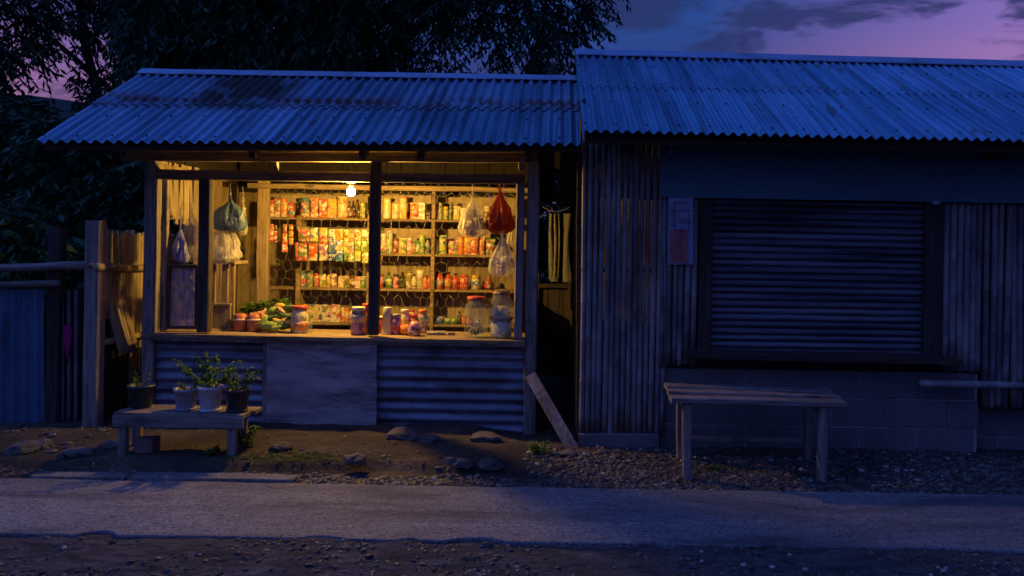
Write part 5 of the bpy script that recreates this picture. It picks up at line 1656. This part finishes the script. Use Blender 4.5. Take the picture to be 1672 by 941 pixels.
greens(412, 500, 6.45, 30, 26, 150, 'pale leafy greens behind the two tubs')
greens(432, 496, 6.48, 30, 28, 150, 'dark leafy bunch between the tubs and the mango')
greens(400, 505, 6.47, 18, 12, 50, 'small leafy sprig on the leftmost tub')
greens(463, 492, 6.50, 22, 14, 60, 'loose leaves on the topmost fruit')
# jars
lj(489, 6.33, 14, 44, 'pickle_jar', 'square clear jar of cut papaya with red lid beside the vegetables', 'jar', pack('tan', 'olive', 'cream'), lidc='red', band=(.12, .42, 'orange tan olive'))
lj(505, 6.30, 5, 20, 'drinking_glass', 'small empty drinking glass right of the red-lidded square jar', 'glass', GLASS, prof=[(.8, 0), (.85, .05), (1, 1), (.93, 1)])
lj(585, 6.28, 12.5, 45, 'sweet_jar', 'big jar of dark sweets with cream lid, left of the middle post', 'jar', pack('purple', 'brown', 'pink'), lidc='cream', band=(.45, .72, 'tan grey cream'))
lj(598, 6.38, 8, 48, 'sweet_jar', 'jar with red lid partly hidden by the middle post', 'jar', pack('brown', 'pink', 'red'), lidc='red')
lj(632, 6.34, 9.5, 44, 'plastic_cup_stack', 'tall tapered white cup right of the middle post', 'cup', solid('cream'), prof=[(1.0, 0), (.98, .04), (.80, .55), (.85, .56), (.68, .97), (.6, 1)])
lj(624, 6.42, 10, 27, 'plastic_tub', 'red plastic tub behind the tall white cup', 'tub', solid('red'), lidc='cream')
lj(647, 6.34, 8.5, 33, 'sauce_jar', 'pink labelled jar between the white cup and the cream tin', 'jar', pack('pink', 'red', 'purple'), lidc='grey')
lj(661, 6.46, 8, 38, 'cream_tin', 'tall cream tin standing behind the orange bowl', 'tin', pack('cream', 'white', 'yellow'), lidc='cream')
lj(665, 6.34, 14, 16, 'plastic_bowl', 'orange plastic bowl in front of the cream tin', 'bowl', solid('orange'), prof=[(.6, 0), (.9, .2), (1, .95), (.9, .95), (.6, .5)])
lj(676, 6.27, 11, 24, 'dumpling_bag', 'pink wrinkled bag of buns beside the orange bowl', 'bag', pack('pink', 'cream', 'brown'), prof=[(.8, 0), (1, .2), (1, .6), (.8, .85), (.35, 1)])
lj(676, 6.46, 7, 30, 'paste_jar', 'small red-lidded jar behind the pink bag', 'jar', pack('cream', 'brown', 'red'), lidc='red')
lj(690, 6.46, 8, 38, 'noodle_cup', 'noodle cup with orange and grey top near the right shelf upright', 'cup', pack('cream', 'orange', 'green'), lidc='orange')
b = cpos(716, 6.36)
mb = MB(); bar(mb, b + Vector((-.09, 0, .014)), b + Vector((.05, .01, .014)), .06, .026, ch=.3, jit=.003)
mb.solo('folded_paper', pack('tan', 'cream', 'grey'), 'folded paper parcel lying flat on the counter left of the big jars', 'parcel')
b = cpos(738, 6.36)
mb = MB(); bar(mb, b + Vector((-.03, 0, .01)), b + Vector((.02, 0, .01)), .05, .02)
mb.solo('small_box', W_SHELF, 'little wooden block at the right end of the folded paper parcel', 'block')
# the two big glass jars
def bigjar(px, Y, r_px, h_px, label, cont):
    b = cpos(px, Y); r_, h_ = r_px * Y / F, h_px * Y / F
    t_ = thing('glass_jar', b, label, 'jar', 'big glass jars on the counter')
    mb = MB(); lathe(mb, [(.9 * r_, 0), (r_, .03 * h_), (r_, .72 * h_), (.93 * r_, .80 * h_), (.72 * r_, .86 * h_), (.72 * r_, .95 * h_)], b, 28); mb.build('glass_body', GLASS, t_, True)
    return t_, b, r_, h_
t_, b, r_, h_ = bigjar(777, 6.24, 19.5, 66, 'big clear jar with red lid holding sprouts and roots', 0)
mb = MB(); lathe(mb, [(.76 * r_, .92 * h_), (.78 * r_, .93 * h_), (.78 * r_, h_), (.7 * r_, 1.01 * h_)], b, 24); mb.build('lid', solid('red'), t_, True)
mb = MB()
for _ in range(70):
    a_ = rng.uniform(0, 6.28); q = b + Vector((math.cos(a_) * r_ * .55 * rng.random(), math.sin(a_) * r_ * .55 * rng.random(), rng.uniform(.08, .28) * h_))
    e_ = q + Vector((rng.uniform(-.03, .035), rng.uniform(-.03, .03), rng.uniform(-.01, .05) + (.04 if a_ < 2 else 0)))
    if (e_ - b).xy.length > r_ * .85: continue
    tube(mb, [q, (q + e_) / 2 + Vector((.004, 0, .006)), e_], [.007, .005, .002], 6)
mb.build('roots', plain('pale_roots', (.42, .34, .20), (.66, .57, .38), 20, .7, 0, .2), t_, True)
mb = MB()
for _ in range(26):
    a_ = rng.uniform(0, 6.28); q = b + Vector((math.cos(a_) * r_ * .6, math.sin(a_) * r_ * .6, rng.uniform(.03, .2) * h_))
    leaf_quads(mb, q, (-math.cos(a_), -math.sin(a_), .4), .05, .02, .2)
mb.build('pickled_leaves', LEAFP, t_)
t_, b, r_, h_ = bigjar(818, 6.24, 19.5, 76, 'big clear jar of wrapped cakes with dark top at the counter end', 1)
mb = MB(); lathe(mb, [(.74 * r_, .93 * h_), (.8 * r_, .95 * h_), (.7 * r_, 1.0 * h_), (.2 * r_, 1.04 * h_)], b, 20, lambda t, z: 1 + .08 * math.sin(7 * t)); mb.build('cloth_top', pack('brown', 'black', 'red'), t_, True)
mb = MB(); lathe(mb, [(.82 * r_, .03 * h_), (.88 * r_, .06 * h_), (.88 * r_, .42 * h_), (.7 * r_, .45 * h_), (.8 * r_, .5 * h_), (.78 * r_, .62 * h_), (.4 * r_, .68 * h_)], b, 9); mb.build('wrapped_cakes', pack('tan', 'cream', 'white'), t_, True)
mb = MB(); lathe(mb, [(1.01 * r_, .40 * h_), (1.015 * r_, .44 * h_), (1.0 * r_, .45 * h_)], b, 28); mb.build('ring', CARD, t_, True)

# hanging bags
def bag(px, yk, y0, y1, wpx, Y, film_, label, fill, fillm, seed=0, topy=None, hook=301, name='hanging_bag', full=.45, boxy=False):
    k = P(px, y0, Y); bt = P(px, y1, Y)
    h_ = k.z - bt.z; r_ = wpx / 2 * Y / F
    t_ = thing(name, bt, label, 'plastic bag', 'bags hanging in the shop front')
    def wr(t, z):
        u_ = min(1, max(0, z / h_))
        cr = mnoise.noise(Vector((math.cos(t) * 2.2, math.sin(t) * 2.2 + seed, u_ * 4))) * .22 + mnoise.noise(Vector((math.cos(t) * 6, math.sin(t) * 6 + seed, u_ * 7))) * .10
        return 1 + cr + (.05 + .16 * u_) * math.sin(6 * t + seed + 2 * u_) + (.02 + .10 * u_) * math.sin(11 * t + seed * 2 - 3 * u_)
    mb = MB()
    pr_ = [(r_ * .55, 0), (r_ * .92, h_ * .06), (r_ * 1.0, h_ * .20), (r_ * .97, h_ * .38), (r_ * .92, h_ * .55), (r_ * .78, h_ * .68), (r_ * .45, h_ * .80), (r_ * .14, h_ * .93), (r_ * .06, h_)] if boxy else None
    lathe(mb, pr_ or [(r_ * .45, 0), (r_ * .80, h_ * .05), (r_ * .98, h_ * .14), (r_ * 1.0, h_ * .26), (r_ * .86, h_ * .42), (r_ * .62, h_ * .60), (r_ * .36, h_ * .78), (r_ * .14, h_ * .93), (r_ * .06, h_ * 1.0)], bt, 48, wr, .75)
    mb.build('bag_film', film_, t_, True)
    mb = MB()
    top = P(px + rng.uniform(-1, 1), hook, Y)
    tube(mb, [k, (k + top) / 2 + Vector((.004, 0, 0)), top], [.006, .004, .003], 6)
    for s_ in (-1, 1):
        tube(mb, [k + Vector((0, 0, -.01)), k + Vector((s_ * .012, 0, .018)), k + Vector((s_ * .006, 0, .04))], [.005, .004, .001], 5)
    mb.build('knotted_handle', film_, t_)
    if fill:
        mb = MB()
        for i in range(fill):
            a_ = rng.uniform(0, 6.28); rr = r_ * .45 * rng.random()
            c = bt + Vector((math.cos(a_) * rr, math.sin(a_) * rr * .7, h_ * (.10 + full * rng.random() * .8)))
            w_ = r_ * .38
            lathe(mb, [(w_ * .5, -w_ * .7), (w_, -w_ * .3), (w_ * .95, w_ * .4), (w_ * .4, w_ * .75)], c, 8)
        mb.build('contents', fillm, t_, False)
YH = 6.36
bag(771, 0, 322, 389, 42, YH, FILM_W, 'clear knotted bag of snacks hanging left of the red bag', 7, pack('tan', 'cream', 'brown'), 1)
bag(816, 0, 312, 382, 44, YH, FILM_R, 'red knotted bag hanging beside the right window post', 6, pack('brown', 'black', 'red'), 2)
bag(820, 0, 386, 452, 46, YH - .08, FILM_W, 'lowest clear bag, hung below the red one over the jars', 4, pack('grey', 'purple', 'cream'), 3, hook=380)
bag(836, 0, 360, 402, 16, YH + .12, FILM_W, 'narrow clear bag tucked behind the red one by the post', 2, pack('cream', 'tan', 'white'), 4, hook=330)
bag(376, 0, 326, 378, 46, 6.42, FILM_B, 'large blue-grey bag hanging highest in the left light', 5, pack('blue', 'grey', 'white'), 5, hook=299, boxy=True)
bag(360, 0, 364, 432, 34, 6.40, FILM_W, 'bluish bag with white streaks, hung below the large blue one', 4, pack('blue', 'white', 'grey'), 6, hook=350, boxy=True)
bag(378, 0, 372, 428, 26, 6.44, FILM_W, 'crumpled clear bag with red specks beside the cupboard top', 4, pack('cream', 'red', 'white'), 7, hook=345, boxy=True)
bag(397, 0, 330, 385, 13, 6.6, FILM_W, 'slim bag of cream packets right of the large blue bag', 5, pack('cream', 'yellow', 'tan'), 8, hook=305, full=.9)
bag(384, 0, 395, 424, 22, 6.5, FILM_W, 'small pale bag of peanuts low beside the streaked blue one', 4, pack('tan', 'pink', 'cream'), 9, hook=380)
bag(312, 0, 345, 428, 30, 6.42, FILM_W, 'brownish clear sack standing in the side light above the plastic sheet', 6, pack('tan', 'brown', 'olive'), 10, hook=300, boxy=True)
bag(294, 0, 372, 428, 24, 6.30, FILM_V, 'violet cloth-like bag on the little side shelf', 3, pack('blue', 'purple', 'grey'), 11, hook=340)
bag(300, 0, 398, 430, 18, 6.28, FILM_V, 'small violet pouch lowest on the little side shelf', 2, pack('red', 'white', 'blue'), 12, hook=385)

# ------------------------------------------------------------------ trees
def sprays(n_leaf, C, D, Ls, leaf_l, leaf_w, droop, wid=.55):
    """pinnate twigs: C start, D direction, Ls length per twig -> one quad per leaflet"""
    n = len(C)
    t = (np.arange(n_leaf) + 1) / n_leaf
    side = np.where(np.arange(n_leaf) % 2 == 0, 1.0, -1.0)
    p = C[:, None] + D[:, None] * (Ls[:, None] * t)[..., None]
    p[..., 2] -= droop * Ls[:, None] * t ** 2
    tang = D[:, None] * np.ones((1, n_leaf, 1)); tang = tang.copy(); tang[..., 2] -= 2 * droop * t
    tang /= np.linalg.norm(tang, axis=2, keepdims=True)
    upv = np.array([0, 0, 1.0])
    sd_ = np.cross(tang, upv); sd_ /= (np.linalg.norm(sd_, axis=2, keepdims=True) + 1e-6)
    ld = tang * .55 + sd_ * (side[None, :, None] * wid) + nr.normal(0, .22, p.shape)
    ld[..., 2] -= .35
    ld /= np.linalg.norm(ld, axis=2, keepdims=True)
    ll = leaf_l * nr.uniform(.6, 1.25, (n, n_leaf, 1))
    ws = np.cross(ld, nr.normal(0, 1, p.shape)); ws /= (np.linalg.norm(ws, axis=2, keepdims=True) + 1e-6)
    ws *= leaf_w / 2 * nr.uniform(.7, 1.2, (n, n_leaf, 1))
    mid = p + ld * ll * .45
    q = np.stack([p, mid + ws, p + ld * ll, mid - ws], 2).reshape(-1, 3)
    f = np.arange(len(q)).reshape(-1, 4)
    return q, f
def limb(mb, p0, p1, r0_, r1_, n=7, wob=.06, sides=8):
    p0, p1 = Vector(p0), Vector(p1); pts, rad = [], []
    ph = rng.uniform(0, 9)
    for i in range(n + 1):
        t = i / n
        q = p0.lerp(p1, t)
        if 0 < i: q += Vector((mnoise.noise(Vector((t * 2, ph, 0))), mnoise.noise(Vector((t * 2, ph, 5))), 0)) * wob * (p1 - p0).length
        pts.append(q); rad.append(r0_ + (r1_ - r0_) * t)
    tube(mb, pts, rad, sides)
    return pts
def in_view(px, py): return -40 < px < 1712 and -60 < py < 480
def tree(name, label, base_, trunks, region, Y, dy, n, leaf, mask=None, leafm=LEAF, L_=.38, nl=13, droop=.35, group='trees behind the stalls', out=True, cat='tree', centre=None, spread=None):
    """region: (px0, py0, px1, py1) of the crown as it stands at depth Y; dy half its depth"""
    t_ = thing(name, base_, label, cat, group)
    mb = MB()
    tips = []
    for pts_, r0_, r1_ in trunks:
        pv = [P(a_, b_, y_) if y_ else Vector((a_, b_, 0)) for a_, b_, y_ in pts_]
        if pv[0].z > .3:
            pv[0].z = max(pv[0].z, 0)
        n_ = len(pv)
        for i in range(n_ - 1):
            ra, rb = r0_ + (r1_ - r0_) * i / (n_ - 1), r0_ + (r1_ - r0_) * (i + 1) / (n_ - 1)
            limb(mb, pv[i], pv[i + 1], ra, rb, 4, .02)
        tips += pv[1:]
    x0_, y0_, x1_, y1_ = region
    C, D = [], []
    cc = P((x0_ + x1_) / 2, (y0_ + y1_) / 2, Y)
    k = 0
    clus = []
    while len(C) < n and k < n * 30:
        k += 1
        px, py, yy = rng.uniform(x0_, x1_), rng.uniform(y0_, y1_), Y + rng.uniform(-dy, dy)
        d_ = mask(px, py) if mask else 1
        nn_ = mnoise.noise(Vector((px * .018, py * .018, yy * .9))) * .9 + mnoise.noise(Vector((px * .05, py * .05, yy * 2))) * .5
        if rng.random() > d_ * (1 + nn_ * 1.1): continue
        if d_ < .9 and nn_ < -.05 and rng.random() < .7: continue
        p_ = P(px, py, yy)
        C.append(p_)
        v = (p_ - cc); v.z *= .5
        v = v.normalized() if v.length > 0 else Vector((1, 0, 0))
        v = (v * .6 + Vector((rng.gauss(0, .6), rng.gauss(0, .6), rng.gauss(-.05, .35)))).normalized()
        D.append(v)
    C, D = np.array(C), np.array(D)
    # twigs and boughs towards a sample of the sprays
    if tips:
        for i in range(0, len(C), max(1, len(C) // 70)):
            c = Vector(C[i]); tp = min(tips, key=lambda q: (q - c).length)
            if (tp - c).length < 3.0: limb(mb, tp, c, .022, .006, 5, .10, 5)
    for i in range(0, len(C), 5):
        tube(mb, [Vector(C[i]) - Vector(D[i]) * .12, Vector(C[i]) + Vector(D[i]) * L_ * .8 + Vector((0, 0, -droop * .3))], [.005, .002], 3, False)
    mb.build('trunk', BARK, t_, True)
    q, f = sprays(nl, C, D, L_ * nr.uniform(.6, 1.25, len(C)), leaf[0], leaf[1], droop)
    q = q - np.array(OFF[t_])
    o = fast_mesh('crown', q, f, leafm); o.parent = t_
    return t_

def poly_mask(pts_, soft=10):
    """1 above the line through pts_, 0 below"""
    def f(px, py):
        for (xa, ya), (xb, yb_) in zip(pts_, pts_[1:]):
            if xa <= px <= xb:
                yl = ya + (yb_ - ya) * (px - xa) / (xb - xa + 1e-6)
                return 1 if py < yl else max(0, 1 - (py - yl) / soft)
        return 0
    return f
lm = poly_mask([(-400, 300), (0, 150), (20, 118), (50, 95), (75, 60), (100, 95), (112, 140), (135, 172), (235, 160), (270, 130)], 12)
def m1(px, py):
    d_ = lm(px, py)
    if 195 < px < 238 and py < 100: d_ *= .18
    if 130 < px < 200 and 50 < py < 150: d_ *= .65
    if 75 < px < 130 and py > 60: d_ *= .3
    return d_ * (.8 if py > -60 else 1)
tree('spreading_tree', 'thin crowned dark tree at the far left with violet sky showing through', P(170, 640, 11.5),
     [([(240, 640, 11.5), (236, 250, 11.5), (222, 180, 11.5), (205, 90, 11.5), (180, 20, 11.5), (150, -150, 11.5)], .12, .05),
      ([(240, 640, 11.5), (178, 260, 11.8), (160, 160, 11.8), (138, 60, 11.8), (130, -40, 11.8)], .10, .045),
      ([(222, 180, 11.5), (150, 120, 11.3), (60, 40, 11.2), (-30, 0, 11)], .04, .02),
      ([(205, 90, 11.5), (230, 40, 11.4), (262, -10, 11.4)], .035, .02)],
     (-300, -330, 262, 175), 11.5, 1.0, 3600, (.15, .042), m1)
cm = poly_mask([(215, 60), (235, 118), (400, 128), (540, 132), (585, 128), (600, 60)], 6)
def m2(px, py):
    d_ = cm(px, py)
    if 395 < px < 470 and -10 < py < 50: d_ *= .12
    if px > 525: d_ *= .4
    if px < 245 and py < 20: d_ *= .5
    return d_
tree('weeping_tree', 'dense drooping dark green tree rising straight behind the lit stall roof', P(400, 640, 10.2),
     [([(400, 640, 10.3), (402, 240, 10.3), (396, 60, 10.3), (380, -160, 10.3)], .17, .07), ([(400, 150, 10.3), (455, 60, 10.3), (520, -40, 10.3)], .07, .03), ([(400, 150, 10.3), (330, 60, 10.3), (270, -20, 10.3)], .07, .03)],
     (222, -320, 592, 135), 10.2, 1.0, 7200, (.135, .040), m2, droop=.75, L_=.42)
rm = poly_mask([(545, 60), (560, 128), (905, 125), (925, 95), (938, 38), (970, 32), (985, 0), (1010, -80), (1030, -330)], 8)
def m3(px, py):
    d_ = rm(px, py)
    if px < 625: d_ *= .35
    if 725 < px < 805 and 48 < py < 128: d_ *= .25
    if 800 < px < 940 and 30 < py < 128: d_ *= .7
    if 690 < px < 730 and 95 < py < 128: d_ *= .3
    if 600 < px < 660 and 60 < py < 110: d_ *= .8
    if px > 965 and py > 30: d_ *= .5
    return d_
tree('feathery_tree', 'tall feathery-leaved tree with forked trunk behind the stall, reaching over the shop roof', P(640, 640, 11.0),
     [([(590, 640, 11.0), (598, 240, 11.0), (606, 125, 11.0), (640, 78, 11.0), (658, 30, 11.0), (680, -120, 11.0)], .13, .06),
      ([(590, 640, 11.0), (600, 100, 11.2), (602, 0, 11.2), (596, -160, 11.2)], .07, .03),
      ([(640, 78, 11.0), (720, 20, 11.0), (830, -30, 10.8), (960, -40, 10.7)], .06, .025),
      ([(658, 30, 11.0), (760, -40, 11.0), (900, -130, 11.0)], .05, .02)],
     (548, -330, 1070, 134), 10.9, 1.1, 2700, (.13, .038), m3, droop=.5, L_=.40)
bm_ = poly_mask([(-300, 130), (0, 160), (60, 168), (100, 190), (150, 208), (190, 232), (235, 245), (260, 400)], 1)
def below(top, fade=14):
    f0 = poly_mask(top, 1)
    return lambda px, py: 0.0 if f0(px, py) >= 1 else 1.0
def bush(label, region, Y, dy, n, top, leaf=(.13, .05), L_=.30, droop=.4, leafm=LEAF2):
    px = (region[0] + region[2]) / 2
    tree('leafy_bush', label, P(px, 600, Y), [([(px, 640, Y), (px, region[3] - 60, Y), (px + 10, (region[1] + region[3]) / 2, Y)], .06, .03)], region, Y, dy, n, leaf, below(top), leafm, L_, 9, droop, 'bushes beyond the fence', cat='bush')
bush('dark bush mass rising under the left roof corner', (60, 185, 300, 520), 9.6, .6, 3000, [(40, 190), (150, 215), (200, 230), (320, 240)])
bush('tall dark bush at the far left below the afterglow', (-200, 160, 110, 520), 10.2, .6, 3000, [(-210, 150), (0, 165), (60, 178), (120, 205)])
bush('bluish broad-leaved bush just over the fence rail', (-120, 315, 80, 480), 7.7, .35, 420, [(-130, 320), (0, 335), (40, 345), (60, 368), (90, 395)], (.15, .05), .28, .3)
bush('low dark bush seen between the two fence posts', (60, 385, 250, 560), 8.4, .4, 700, [(50, 392), (250, 400)])
bush('green bush glimpsed through the gap between the shops', (870, 235, 950, 640), 9.3, .4, 700, [(860, 236), (950, 236)], (.12, .05))
bush('dark bush standing behind the stall back wall, hidden low', (300, 200, 420, 520), 9.6, .4, 200, [(300, 240), (420, 240)])
